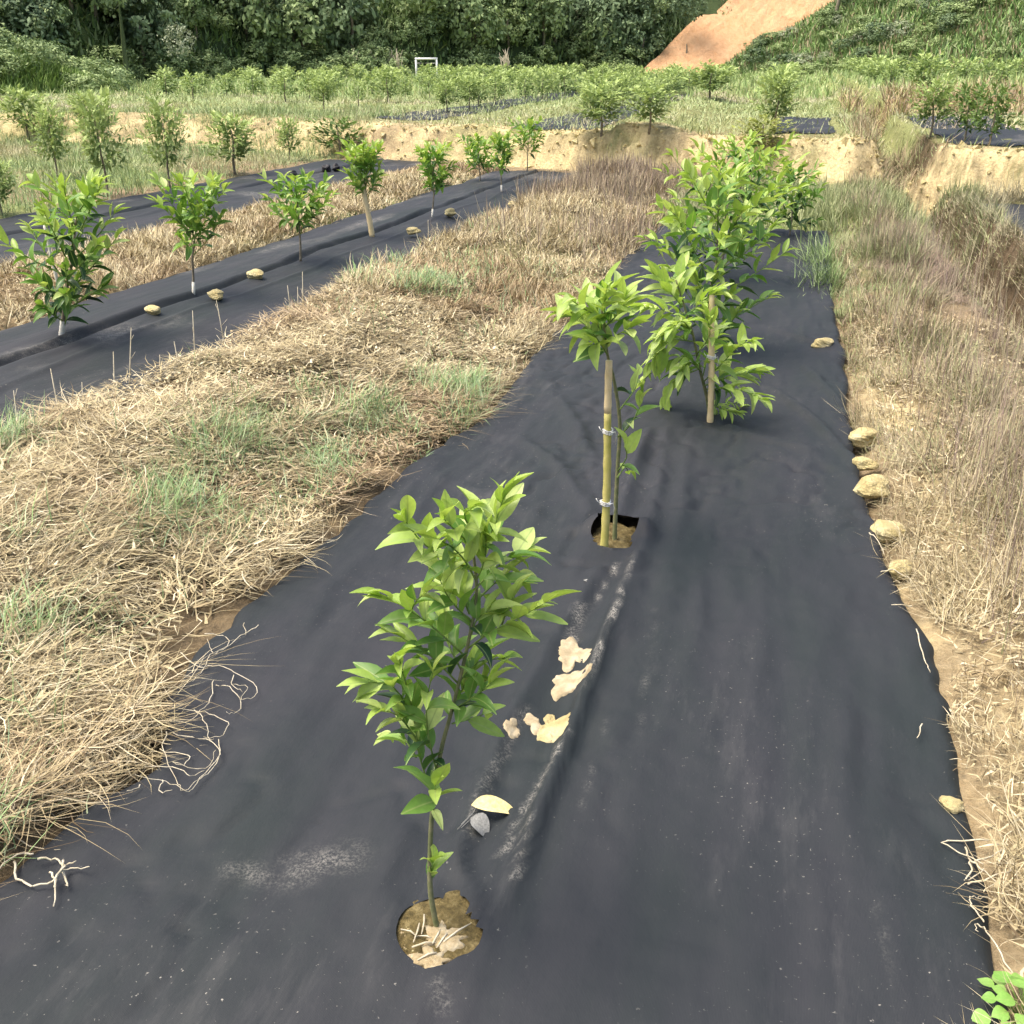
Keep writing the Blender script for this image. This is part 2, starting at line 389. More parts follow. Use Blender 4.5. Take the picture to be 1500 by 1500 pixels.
gc = lerp(gc, np.array((.15, .115, .07)), (1 - sm(6, 9, GY)) * sm(-4, -3.3, GX) * (1 - sm(-1.5, -1.3, GX)) * .8)
gc = lerp(gc, np.array((.22, .24, .10)), sm(0, 3, GY - yb) * .9)
gc = lerp(gc, green_c, sm(26, 40, GY) * .8)
gc = lerp(gc, np.array((.09, .065, .04)), .92 * sm(1.5, 1.7, GX) * (1 - sm(2.35, 2.5, GX)) * sm(3, 5, GY) * (1 - sm(3.5, 5, GY - yb)))  # dark brown ditch soil, with the ditch's shade put into its colour
gc = lerp(gc, clay_c, sm(-.25, .0, GY - yb) * (1 - sm(.9, 1.5, GY - yb)) * (.25 + .75 * sm(.34, .6, fbm(GX * 2.6, GZ * 5 + GY * 2, 33))))
gc = lerp(gc, brown_c, (1 - np.abs(np.clip((GY - 30.2 - .08 * GX) / 1.0, -1, 1))) * sm(.9, 1.5, GX) * (1 - sm(9, 12, GX)))
cl = sm(.58, .72, fbm(GX * 1.7 + 3, GY * 1.1, 77)) * sm(.45, .6, GX) * (1 - sm(1.5, 1.7, GX)) * (1 - sm(7, 9, GY))
gc = lerp(gc, clay_c, np.clip(cl + .5 * np.exp(-((GX - .78) / .16) ** 2) * sm(1.4, 1.9, GY) * (1 - sm(6.8, 7.5, GY)), 0, 1))
go = link("ground", gridmesh("ground", GX, GY, GZ, M['ground'], gc)); tag(go, kind='structure')

# ------------------------------------------------------------------ hills
px_l = np.arange(-900, 2500, 12.0); ff = np.concatenate([np.arange(0, 30, 1.0), np.arange(30, 90, 6.0)])
def fbL(p): return np.interp(p, [-900, -100, 20, 120, 190, 330, 420, 560, 700, 830, 950, 1300, 2500], [64, 66, 68, 70, 73, 82, 86, 86, 92, 100, 98, 100, 100])
def fbN(p): return np.interp(p, [-900, -100, 20, 190], [40, 43, 46, 52])
def crestN(p): return np.interp(p, [-900, -100, 0, 60, 120, 175, 190], [9, 4.2, 2.9, 2.3, 1.7, 1.1, .6])
def fbR(p): return np.interp(p, [1040, 1150, 1300, 1500, 2500], [93, 86, 74, 64, 50])
def crestR(p): return np.interp(p, [1040, 1060, 1100, 1150, 1215, 1300, 2500], [1.2, 2.4, 3.9, 5.2, 7.4, 9.5, 13])
def base_z(f): return .66 + .014 * np.maximum(f - 20, 0)
def spur(p, rel):
    g_ = 0
    for c_, wd in ((-20, 60), (165, 50), (345, 55), (650, 75), (800, 50)): g_ = np.maximum(g_, np.exp(-((p - (c_ - 17 * rel)) / wd) ** 2))
    return g_
def hill_z(p, f):
    sp = 3.5 * (vn(p / 130, f * 0, 61) - .5) + 1.2 * (vn(p / 40, f * .1, 62) - .5); rel = f - fbL(p)
    zl = base_z(fbL(p)) + np.minimum(.72 * (rel + sp * sm(0, 6, rel)), 26) + 2.6 * spur(p, rel) * sm(-1, 2, rel)
    zr = np.minimum(base_z(fbR(p)) + .5 * (f - fbR(p)), crestR(p)) + .25 * (vn(p / 30, f * .3, 64) - .5)
    zr = np.where(p < 1040, -5, zr)
    zn = np.minimum(base_z(fbN(p)) + .6 * (f - fbN(p)), crestN(p)) + .2 * (vn(p / 20, f * .4, 65) - .5)
    zn = np.where(p > 188, -5, zn)
    return np.maximum(np.maximum(zl, zr), zn) - .35
PX, FF = np.meshgrid(px_l, ff); 
F0 = np.where(PX < 188, fbN(PX), np.where(PX < 1040, fbL(PX), np.minimum(fbL(PX), fbR(PX)))); FA = F0 + FF
HX, HY = polar(PX, FA); HZ = hill_z(PX, FA); HZ[0] -= 1.0
hc = lerp(np.broadcast_to(np.array((.05, .075, .03)), HX.shape + (3,)), np.array((.10, .15, .05)), np.clip(sm(1040, 1120, PX) * .8 + .5 * (1 - sm(150, 240, PX)), 0, 1))
hill = link("hill", gridmesh("hill", HX, HY, HZ, M['ground'], hc)); tag(hill, kind='structure')
# bare orange cut slope with a bench
oz = []; OX = []; OY = []
fs = [0, 1, 2, 3, 4, 5, 5.8, 6.0, 7.4, 7.6, 9, 11, 13, 15, 18, 22]
for k, f0 in enumerate(fs):
    lft = 938 + 13 * f0; rowp = np.linspace(lft, 1290, 60)
    f = 97.2 + f0 + 0 * rowp
    z = base_z(97.2) - .5 + .82 * (f0 if f0 < 6 else (6 + max(0, f0 - 7.5))) + .35 * (fbm(rowp / 7, rowp * 0 + f0 * .25, 71) - .5) * 2
    x, y = polar(rowp, f); OX.append(x); OY.append(y); oz.append(z + .55)
slope = link("bare_earth_slope", gridmesh("bare_earth_slope", np.array(OX), np.array(OY), np.array(oz), M['orange'])); tag(slope, kind='structure')

# ------------------------------------------------------------------ weed mats
def hole_fn(poly):
    c = (sum(p[0] for p in poly) / len(poly), sum(p[1] for p in poly) / len(poly))
    th = np.array([math.atan2(p[1] - c[1], p[0] - c[0]) for p in poly]); rr = np.array([math.hypot(p[0] - c[0], p[1] - c[1]) for p in poly])
    o = np.argsort(th); th, rr = th[o], rr[o]
    return c, lambda t: np.interp(t, np.r_[th[-1] - 2 * np.pi, th, th[0] + 2 * np.pi], np.r_[rr[-1], rr, rr[0]])
hole1 = hole_fn([gp(*p) for p in ((600, 1335), (640, 1322), (672, 1316), (690, 1350), (708, 1372), (700, 1395), (665, 1415), (630, 1430), (600, 1412), (582, 1385), (583, 1362))])
hole2 = hole_fn([gp(*p) for p in ((868, 800), (875, 785), (895, 768), (912, 772), (922, 800), (922, 813), (895, 816), (872, 811))])

a, b, c, d = MATS['main']
xs = np.linspace(0, 1, 116); ys = axis([(-3, 1, .2), (1, 6.4, .018), (6.4, 12.9, .04)])
U, YY = np.meshgrid(xs, ys)
el = main_l(YY); er = main_r(YY)
XX = el + (er - el) * U
for (c0, fn) in (hole1, hole2):               # bring the grid onto the rim of each planting hole
    dx, dy = XX - c0[0], YY - c0[1]; r = np.hypot(dx, dy); R = fn(np.arctan2(dy, dx))
    k = np.abs(r - R) < .0125
    XX = np.where(k, c0[0] + dx / np.maximum(r, 1e-6) * R, XX); YY = np.where(k, c0[1] + dy / np.maximum(r, 1e-6) * R, YY)
ZZ = mat_z(XX, YY)
e = np.minimum(U, 1 - U) * 2.05
ZZ = ZZ + .02 * np.exp(-e / .05) * (fbm(YY * 3, U * 3, 85) - .25) - .03 * np.exp(-e / .012)
cx = (XX[:-1, :-1] + XX[1:, 1:] + XX[:-1, 1:] + XX[1:, :-1]) / 4; cy = (YY[:-1, :-1] + YY[1:, 1:] + YY[:-1, 1:] + YY[1:, :-1]) / 4
keep = np.ones(cx.shape, bool)
for (c0, fn) in (hole1, hole2):
    dx, dy = cx - c0[0], cy - c0[1]; keep &= np.hypot(dx, dy) > fn(np.arctan2(dy, dx)) - .002
mud = np.zeros(XX.shape)
for pts, wd, s in (([(925, 832), (885, 955), (850, 1030)], .006, 1), ([(905, 835), (862, 905)], .006, .7), ([(830, 1090), (770, 1190), (735, 1260)], .007, .75), ([(775, 1215), (755, 1300)], .008, .4),
                   ([(770, 1045), (700, 1180), (690, 1230)], .012, .3), ([(440, 1275), (500, 1262)], .05, .30), ([(345, 1275), (430, 1290)], .03, .22), ([(640, 1450), (650, 1490)], .012, .25), ([(850, 900), (838, 940)], .016, .8), ([(890, 1060), (850, 1190)], .005, .14), ([(960, 900), (930, 1110)], .005, .14),
                   ([(1280, 1330), (1315, 1480)], .006, .12)):
    dd, _ = seg_d(XX, YY, [gp(*p) for p in pts]); mud = np.maximum(mud, s * np.exp(-(dd / wd) ** 2))
main = link("weed_mat", gridmesh("weed_mat", XX, YY, ZZ, M['mat'], np.repeat(mud[..., None], 3, -1), keep))
tag(main, "wide black woven weed mat running from the foreground under the centre row of saplings", "weed mat", "black weed mats along the tree rows")

def side_mat(key, label, xr=None, yr=None, n=40, on_land=False, crease=None):
    a, b, c, d = MATS[key] if key else (*xr, *yr)
    ys = np.arange(c, d, .08 if d < 24 else .3); U, Y = np.meshgrid(np.linspace(0, 1, n), ys)
    ea = a + .22 * (fbm(Y * .7, Y * 0, 91 + a) - .5) + .06 * (vn(Y * 5, Y * 0, 92) - .5); eb = b + .22 * (fbm(Y * .7, Y * 0, 93 + a) - .5) + .06 * (vn(Y * 5, Y * 0, 94) - .5)
    X = ea + (eb - ea) * U; Z = .02 * (fbm(X * 2.5, Y * .9, 95) - .5) * 2 + .008 * (fbm(X * 8, Y * 3, 96) - .5) * 2
    mud = .5 * sm(.6, .8, fbm(X * 2, Y * .8, 97))
    if crease is not None:
        cxx = crease + .16 * (fbm(Y * .6, Y * 0, 98) - .5)
        am = .4 + .9 * vn(Y * 1.3, Y * 0, 99); Z = Z + .045 * np.exp(-((X - cxx + .1) / .4) ** 2) - .045 * am * np.exp(-((X - cxx) / .028) ** 2) + .02 * am * np.exp(-((X - cxx + .07) / .04) ** 2) + .012 * np.exp(-((X - cxx - .25 - .1 * vn(Y, Y * 0, 90)) / .03) ** 2)
    if on_land: Z = Z * .8 + land(X, Y) + .012 + .03 * (fbm(X * 3, Y * 2, 89) - .3)
    else: Z = Z - .005 - .05 * np.exp(-np.minimum(U, 1 - U) * (b - a) / .04)
    o = link("weed_mat", gridmesh("weed_mat", X, Y, Z, M['mat'], np.repeat(mud[..., None], 3, -1)))
    return tag(o, label, "weed mat", "black weed mats along the tree rows")
side_mat('second', "long black weed mat on the left with yellow clods along its creased middle", crease=-4.62, n=170)
side_mat('third', "black weed mat farther left behind the second mat, half hidden by dry grass", crease=-8.5, n=90)
side_mat('right', "bit of black weed mat at the right edge beyond the overgrown ditch")
side_mat(None, "small dark piece of weed mat behind the staked sapling above the earth bank", (-.35, .75), (21.3, 27), 14, True)
side_mat(None, "black weed mat above the earth bank on the right, below the dark citrus clump", (2.6, 4.3), (19.0, 28), 24, True)
side_mat(None, "dark strip of weed mat above the bank, left of the centre row", (-5.6, -3.9), (21.6, 44), 16, True)
side_mat(None, "thin dark strip of weed mat beyond the bank, farther left in the field", (-9.8, -8.1), (24.5, 50), 16, True)

# ------------------------------------------------------------------ soil in the planting holes
def mound(name, poly, lift, thick, mat, zf, n=48, jag=.12, seed=0):
    cxx = sum(p[0] for p in poly) / len(poly); cyy = sum(p[1] for p in poly) / len(poly)
    (c0, fn) = hole_fn(poly); cxx, cyy = c0
    V = [(cxx, cyy, zf(cxx, cyy) + lift + thick)]; F = []; R = 7
    for j in range(1, R + 1):
        s = j / R
        for k in range(n):
            t = -math.pi + 2 * math.pi * k / n
            rr = float(fn(t)) * s * (1 + jag * (s ** 3) * (float(vn(np.array([k * .55]), np.array([seed * 1.0]), 5)[0]) - .5) * 2)
            x, y = cxx + rr * math.cos(t), cyy + rr * math.sin(t)
            zz = zf(x, y) + (lift + thick * (1 - s * s) + .35 * thick * (rnd.random() - .5) if j < R else lift - .012)
            V.append((x, y, zz))
    F += [(0, 1 + k, 1 + (k + 1) % n) for k in range(n)]
    for j in range(R - 1):
        for k in range(n):
            a0 = 1 + j * n; k2 = (k + 1) % n
            F.append((a0 + k, a0 + n + k, a0 + n + k2, a0 + k2))
    loc = Vector((cxx, cyy, zf(cxx, cyy)))
    o = link(name, pymesh(name, [Vector(v) - loc for v in V], F, mat)); o.location = loc; return o
def wider(poly, f):
    c0 = (sum(p[0] for p in poly) / len(poly), sum(p[1] for p in poly) / len(poly))
    return [(c0[0] + (p[0] - c0[0]) * f, c0[1] + (p[1] - c0[1]) * f) for p in poly]
P1 = [gp(*p) for p in ((600, 1335), (640, 1322), (672, 1316), (690, 1350), (708, 1372), (700, 1395), (665, 1415), (630, 1430), (600, 1412), (582, 1385), (583, 1362))]
P2 = [gp(*p) for p in ((868, 800), (875, 785), (895, 768), (912, 772), (922, 800), (922, 813), (895, 816), (872, 811))]
o = mound("planting_soil", wider(P1, 1.3), -.006, .012, M['soil'], lambda x, y: .012, seed=1)
tag(o, "brown crumbly soil in the hole cut round the nearest sapling", "soil")
# the crumbs and straw lying on it are stuff
def crumbs(parent, c0, rad, n, zt, mat, smin, smax, sx=1.0):
    V = []; F = []
    for i in range(n):
        r_ = rad * math.sqrt(rnd.random()); t = rnd.uniform(0, 2 * math.pi); s = rnd.uniform(smin, smax)
        p = Vector((c0[0] + r_ * math.cos(t), c0[1] + r_ * math.sin(t) * sx, zt + s * .3)); q = Matrix.Rotation(rnd.uniform(0, 6), 3, Vector((rnd.random(), rnd.random(), 1)).normalized())
        b0 = len(V)
        for v in ((1, 0, 0), (-1, 0, 0), (0, 1, 0), (0, -1, 0), (0, 0, .7), (0, 0, -.7)):
            V.append(p + q @ Vector(v) * s * rnd.uniform(.6, 1.1) - parent.location)
        F += [(b0 + i0, b0 + i1, b0 + i2) for i0, i1, i2 in ((0, 2, 4), (2, 1, 4), (1, 3, 4), (3, 0, 4), (2, 0, 5), (1, 2, 5), (3, 1, 5), (0, 3, 5))]
    ob = link("soil_crumbs", pymesh("soil_crumbs", V, F, mat, False), parent); ob['kind'] = 'stuff'; return ob
crumbs(o, hole1[0], .08, 150, .008, M['clod'], .002, .007)
crumbs(o, hole1[0], .085, 170, .006, M['soil'], .003, .010)
crumbs(o, (hole1[0][0] - .02, hole1[0][1] - .02), .06, 90, .010, M['crust'], .002, .006)
SB = []
for (x0, y0, x1, y1) in ((588, 1374, 612, 1384), (612, 1384, 636, 1388), (650, 1392, 690, 1364), (622, 1352, 618, 1380), (634, 1395, 646, 1372), (604, 1400, 640, 1392), (615, 1365, 606, 1392), (640, 1408, 612, 1418), (655, 1380, 640, 1400)):
    p_ = Vector((*gp(x0, y0), .024)) - o.location; q_ = Vector((*gp(x1, y1), .022)) - o.location; SB.append(([p_, p_.lerp(q_, .5) + Vector((.002, .003, .004)), q_], [.0018, .0022, .001]))
ob = link("straw_bits", tubes("straw_bits", SB, M['vine'], 5), o)
# pale flat crusts at the foot of the stem
o2 = mound("silt_crust", [gp(*p) for p in ((612, 1375), (640, 1360), (672, 1378), (690, 1392), (660, 1404), (632, 1398), (615, 1390))], 0.008, .009, M['crust'], lambda x, y: .008, jag=.6, seed=3)
tag(o2, "pale crust of dried silt round the foot of the nearest sapling", "soil")
o3 = mound("silt_crust", [gp(*p) for p in ((600, 1412), (650, 1408), (664, 1416), (640, 1428), (612, 1426))], .008, .007, M['crust'], lambda x, y: .008, jag=.6, seed=4)
tag(o3, "small pale silt crumble on the near rim of the front planting hole", "soil")
o = mound("planting_soil", wider(P2, 1.25), -.02, .03, M['soil'], lambda x, y: .02, seed=2)
tag(o, "brown soil in the mat opening at the foot of the tall bamboo stake", "soil")
crumbs(o, (hole2[0][0], hole2[0][1] - .01), .06, 60, .005, M['clod'], .004, .012)
for poly, lab, th, sd, mt in (
    ([(818, 968), (822, 955), (838, 936), (846, 942), (848, 952), (868, 966), (858, 978), (842, 972), (838, 985), (828, 990), (822, 978)], "pale silt patch on the centre mat, uppermost of the chain", .003, 5, 'sand'),
    ([(808, 1034), (815, 1008), (806, 1000), (835, 990), (862, 986), (868, 994), (845, 1012), (822, 1024)], "whitest silt patch on the centre mat, middle of the chain", .003, 6, 'sand'),
    ([(785, 1085), (788, 1068), (800, 1062), (800, 1044), (812, 1046), (814, 1058), (832, 1050), (834, 1068), (822, 1085), (800, 1096)], "round tan silt patch on the centre mat, lowest of the chain", .004, 7, 'clod'),
    ([(742, 1084), (746, 1070), (758, 1062), (756, 1072), (748, 1088)], "small sliver of white silt left of the tan silt patch", .004, 8, 'sand'),
    ([(778, 1066), (774, 1050), (784, 1054), (790, 1062), (784, 1080)], "thin pale silt streak touching the left of the tan patch", .003, 9, 'sand')):
    o = mound("silt_patch", [gp(*p) for p in poly], .005, th, M[mt], mz, jag=.15, n=64, seed=sd); tag(o, lab, "soil patch", "dried silt on the centre mat")

# ------------------------------------------------------------------ clods of clay
def clod(px, py, wpx, hpx, label, group, z0=0.0, name="clay_clod", seed=0, mat='clod', flat=.62):
    x, y = gp(px, py + hpx * .35, z0); dist = math.sqrt(x * x + y * y + (CAM_H - z0) ** 2); r = .5 * wpx / 1500 * dist * .88
    rr = random.Random(seed * 17 + 3); V = []; F = []; NU, NV = 20, 13
    ph = [rr.uniform(0, 6) for _ in range(6)]
    for j in range(NV + 1):
        t = math.pi * j / NV
        for i in range(NU):
            u = 2 * math.pi * i / NU; dv = Vector((math.sin(t) * math.cos(u), math.sin(t) * math.sin(u), math.cos(t)))
            k = 1 + .13 * math.sin(3 * dv.x + ph[0]) + .12 * math.sin(4 * dv.y + ph[1]) + .10 * math.sin(5 * dv.z + ph[2] + 2 * dv.x) + .16 * (float(fbm(np.array([dv.x * 3 + seed * 5.1 + dv.z * 2]), np.array([dv.y * 3 + dv.z * 3.3]), 7)[0]) - .5) * 2 * math.sin(t) + rr.uniform(-.04, .04) * math.sin(t)
            V.append(Vector((dv.x * k * r, dv.y * k * r * .95, dv.z * k * r * flat + r * flat * .42)))
    for j in range(NV):
        for i in range(NU):
            i2 = (i + 1) % NU; F.append((j * NU + i, (j + 1) * NU + i, (j + 1) * NU + i2, j * NU + i2))
    o = link(name, pymesh(name, V, F, M[mat], False)); o.location = (x, y, z0 - .014); o.rotation_euler.z = rr.uniform(0, 6)
    return tag(o, label, "clod", group)
G1 = "clay clods along the right edge of the centre mat"
for i, (px, py, wp, hp, lab) in enumerate((
    (1300, 762, 50, 44, "largest yellow clay clod on the right edge of the centre mat"),
    (1280, 705, 56, 30, "flat wide clay clod just above the largest clod on the mat edge"),
    (1268, 672, 34, 22, "small tan clay clod between two bigger clods on the mat edge"),
    (1262, 632, 44, 26, "clay clod with hollow front, topmost of the mat edge group"),
    (1318, 826, 40, 22, "low crumbled clod below the largest clod on the mat edge"),
    (1204, 497, 32, 22, "lone pale clod on the far part of the centre mat's right edge"),
    (1396, 1166, 34, 26, "pale clod caught in straw at the lower right mat edge"))):
    clod(px, py, wp, hp, lab, G1, .02, seed=i + 1)
G2 = "clay clods along the middle of the second mat"
for i, (px, py, wp, hp, lab) in enumerate((
    (225, 450, 24, 11, "small white topped clod on the second mat, nearest of its line"),
    (317, 428, 30, 13, "flat yellow clod on the second mat beside the thin sapling trunk"),
    (374, 398, 27, 13, "round yellow clod on the second mat before the dark bushy sapling"),
    (606, 336, 20, 7, "thin white crumb of clay on the second mat between the stakes"),
    (660, 310, 20, 6, "flat pale clay smear far along the second mat"),
    (750, 297, 14, 6, "smallest pale clay bit near the far end of the second mat"))):
    clod(px, py, wp, hp, lab, G2, .06, seed=20 + i, flat=.55)

# ------------------------------------------------------------------ fallen leaves
def fallen(px0, py0, px1, py1, label, mat, wf, geo, lift=.012, up=(0, 0, 1)):
    x0, y0 = gp(px0, py0); x1, y1 = gp(px1, py1); p = Vector((x0, y0, mz(x0, y0) + lift)); q = Vector((x1, y1, mz(x1, y1) + lift))
    o = link("fallen_leaf", pymesh("fallen_leaf", *geo, mat)); o.matrix_basis = leaf_mx(p, q - p, (q - p).length * 1.06, wf, up)
    return tag(o, label, "leaf")
fallen(691, 1198, 760, 1193, "dry yellow leaf lying curled on the mat beside the nearest sapling", M['dead_leaf'], 1.0, leaf_geo(.42, .5, .3, 10, .01), .014, (0, -.2, 1))
fallen(690, 1214, 720, 1226, "small grey shrivelled leaf under the dry yellow leaf", M['grey_leaf'], 1.1, leaf_geo(.8, .5, .5, 8, .03), .010)
fallen(854, 868, 876, 869, "tiny grey green leaf on the mat below the tall bamboo stake", M['grey_leaf'], 1.0, leaf_geo(.45, .3, .2, 6), .008)
tw = [Vector((*gp(*p), 0)) for p in ((676, 1222), (694, 1205), (704, 1182))]
for t in tw: t.z = mz(t.x, t.y) + .008
o = link("straw_bit", tubes("straw_bit", [(tw, .0009), ([tw[0] + Vector((.004, -.012, 0)), tw[1] + Vector((.01, -.006, .003))], .0008), ([tw[0] + Vector((-.004, -.02, 0)), tw[1] + Vector((.0, -.012, .003))], .0008)], M['grey_leaf'], 4))
tag(o, "wispy grey straws beside the shrivelled leaf on the mat", "straw")

# ------------------------------------------------------------------ saplings
def leaves_along(pts, n, ll, start=.15, spread=55, tip=True, phase=0.0, r=rnd, tropism=.35):
    """leaf placements up a shoot: (position, direction, length, fraction along)"""
    out = []; pts = [Vector(p) for p in pts]; L = [0]
    for i in range(1, len(pts)): L.append(L[-1] + (pts[i] - pts[i - 1]).length)
    tot = L[-1]
    for k in range(n):
        s = start + (1 - start) * (k + .5 * r.random()) / max(n - .5, 1); s = min(s, .995); q = s * tot
        i = max(j for j in range(len(L)) if L[j] <= q + 1e-9); i = min(i, len(pts) - 2)
        p = pts[i].lerp(pts[i + 1], (q - L[i]) / max(L[i + 1] - L[i], 1e-6)); ax = (pts[i + 1] - pts[i]).normalized()
        a = phase + k * 2.4 + r.uniform(-.4, .4)
        u = ax.cross(Vector((0, 0, 1)));
        if u.length < .1: u = ax.cross(Vector((1, 0, 0)))
        u.normalize(); v = ax.cross(u); side = u * math.cos(a) + v * math.sin(a)
        an = math.radians(spread * (1.15 - .6 * s) + r.uniform(-12, 12))
        d = ax * math.cos(an) + side * math.sin(an) + Vector((0, 0, tropism * .35 * (s - .3)))
        out.append((p, d, ll * r.uniform(.72, 1.12) * (.85 + .25 * math.sin(math.pi * min(s, .9))), s))
    if tip: out.append((pts[-1], (pts[-1] - pts[-2]).normalized() + Vector((r.uniform(-.2, .2), r.uniform(-.2, .2), .2)), ll * .8, 1.0))
    return out
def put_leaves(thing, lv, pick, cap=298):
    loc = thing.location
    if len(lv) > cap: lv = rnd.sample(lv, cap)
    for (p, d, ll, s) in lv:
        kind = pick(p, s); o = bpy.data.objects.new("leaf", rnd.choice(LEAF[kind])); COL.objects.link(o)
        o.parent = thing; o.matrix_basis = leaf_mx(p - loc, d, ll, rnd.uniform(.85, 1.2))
def branch(thing, pts, r0, r1, mat, name="branch"):
    loc = thing.location; n = len(pts)
    return link(name, tubes(name, [([Vector(p) - loc for p in pts], [r0 + (r1 - r0) * i / (n - 1) for i in range(n)])], mat, 6), thing)

def drawn_tree(base_px, z0, label, trunk, shoots, ll, r0, young_z, group=None, trunk_mat='bark', dark=.25, depth_rng=.09, more=1.0):
    """a sapling whose stem and shoots were measured on the photograph; shoots spread in depth"""
    bx, by = gp(*base_px, z0); f0 = fwd(bx, by); t = empty("citrus_sapling", (bx, by, z0), label, "sapling", group)
    tp = smoothline([at_depth(x, y, f0 + dz) for x, y, dz in trunk], 4); tp[0].z = z0 - .03
    branch(t, tp, r0, r0 * .35, M[trunk_mat], "trunk"); lv = []
    for (path, n, *rest) in shoots:
        sl_ = rest[0] if rest else 1.0; dz1 = rnd.uniform(-depth_rng, depth_rng); m = len(path)
        pts = smoothline([at_depth(x, y, f0 + dz1 * (i / (m - 1))) for i, (x, y) in enumerate(path)], 3)
        branch(t, pts, r0 * .32, r0 * .14, M['twig']); lv += leaves_along(pts, round(n * more), ll * sl_, .1, 46, phase=rnd.uniform(0, 6), tropism=.6)
    lo = min(p[0].z for p in lv); hi = max(p[0].z for p in lv)
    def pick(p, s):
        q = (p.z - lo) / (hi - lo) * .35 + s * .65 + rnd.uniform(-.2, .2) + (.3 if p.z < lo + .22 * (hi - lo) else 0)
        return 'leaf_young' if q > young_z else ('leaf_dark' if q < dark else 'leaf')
    put_leaves(t, lv, pick); return t

G_ROW = "saplings of the centre row"
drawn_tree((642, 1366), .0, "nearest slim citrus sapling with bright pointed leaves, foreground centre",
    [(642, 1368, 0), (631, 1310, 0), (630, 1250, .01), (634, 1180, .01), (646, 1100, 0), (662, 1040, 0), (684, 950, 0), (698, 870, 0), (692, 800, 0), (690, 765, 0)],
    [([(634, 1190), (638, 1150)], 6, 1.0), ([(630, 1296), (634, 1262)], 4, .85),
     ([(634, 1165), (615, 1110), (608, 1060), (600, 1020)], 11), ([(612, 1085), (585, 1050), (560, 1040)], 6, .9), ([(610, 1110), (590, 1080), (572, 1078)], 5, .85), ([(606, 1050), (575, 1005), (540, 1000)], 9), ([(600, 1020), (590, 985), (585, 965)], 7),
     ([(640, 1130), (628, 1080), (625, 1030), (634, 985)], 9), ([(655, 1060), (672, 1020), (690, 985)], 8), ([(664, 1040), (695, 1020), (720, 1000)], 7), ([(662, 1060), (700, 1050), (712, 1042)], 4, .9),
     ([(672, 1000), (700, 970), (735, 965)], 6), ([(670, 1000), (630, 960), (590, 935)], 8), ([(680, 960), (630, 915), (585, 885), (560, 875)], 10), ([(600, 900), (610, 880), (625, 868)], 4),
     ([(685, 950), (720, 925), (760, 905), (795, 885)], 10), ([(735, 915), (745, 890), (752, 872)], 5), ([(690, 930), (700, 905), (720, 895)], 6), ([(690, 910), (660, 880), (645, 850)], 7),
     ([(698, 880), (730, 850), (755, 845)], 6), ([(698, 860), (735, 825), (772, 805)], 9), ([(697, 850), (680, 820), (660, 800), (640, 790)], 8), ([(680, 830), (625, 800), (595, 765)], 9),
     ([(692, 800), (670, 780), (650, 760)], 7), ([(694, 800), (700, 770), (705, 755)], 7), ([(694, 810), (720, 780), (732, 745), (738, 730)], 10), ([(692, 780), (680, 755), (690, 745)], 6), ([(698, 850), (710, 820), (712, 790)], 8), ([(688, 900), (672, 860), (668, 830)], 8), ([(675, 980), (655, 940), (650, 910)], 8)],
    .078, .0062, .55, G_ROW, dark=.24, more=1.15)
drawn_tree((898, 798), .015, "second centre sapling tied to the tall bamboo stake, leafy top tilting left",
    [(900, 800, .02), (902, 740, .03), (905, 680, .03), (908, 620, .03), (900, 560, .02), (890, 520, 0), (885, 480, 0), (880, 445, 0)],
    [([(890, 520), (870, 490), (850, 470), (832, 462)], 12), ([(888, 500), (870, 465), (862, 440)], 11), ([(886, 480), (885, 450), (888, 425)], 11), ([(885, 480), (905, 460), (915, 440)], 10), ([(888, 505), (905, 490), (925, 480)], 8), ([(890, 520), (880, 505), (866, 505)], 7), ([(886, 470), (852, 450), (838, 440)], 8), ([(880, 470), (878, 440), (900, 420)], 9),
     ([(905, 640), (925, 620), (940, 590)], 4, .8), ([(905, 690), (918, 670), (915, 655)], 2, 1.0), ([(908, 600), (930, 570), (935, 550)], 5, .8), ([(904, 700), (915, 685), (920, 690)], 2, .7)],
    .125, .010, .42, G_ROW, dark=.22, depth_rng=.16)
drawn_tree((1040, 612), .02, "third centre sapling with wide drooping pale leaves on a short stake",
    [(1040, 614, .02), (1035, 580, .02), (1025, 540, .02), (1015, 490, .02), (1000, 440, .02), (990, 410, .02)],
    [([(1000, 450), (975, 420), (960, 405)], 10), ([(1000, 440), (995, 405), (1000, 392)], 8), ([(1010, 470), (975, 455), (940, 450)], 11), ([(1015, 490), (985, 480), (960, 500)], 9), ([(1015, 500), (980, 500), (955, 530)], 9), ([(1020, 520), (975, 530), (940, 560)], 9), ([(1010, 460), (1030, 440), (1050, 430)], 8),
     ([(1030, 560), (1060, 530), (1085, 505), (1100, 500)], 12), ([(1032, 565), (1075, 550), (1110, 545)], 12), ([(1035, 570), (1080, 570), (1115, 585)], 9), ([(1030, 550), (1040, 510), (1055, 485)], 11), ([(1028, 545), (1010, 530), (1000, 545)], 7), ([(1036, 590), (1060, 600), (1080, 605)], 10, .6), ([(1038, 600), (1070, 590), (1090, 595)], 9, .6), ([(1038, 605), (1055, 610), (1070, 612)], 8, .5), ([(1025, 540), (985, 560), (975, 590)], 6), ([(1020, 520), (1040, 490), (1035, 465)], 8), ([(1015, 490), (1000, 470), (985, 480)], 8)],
    .125, .011, .27, G_ROW, dark=.12, depth_rng=.25, more=1.45)

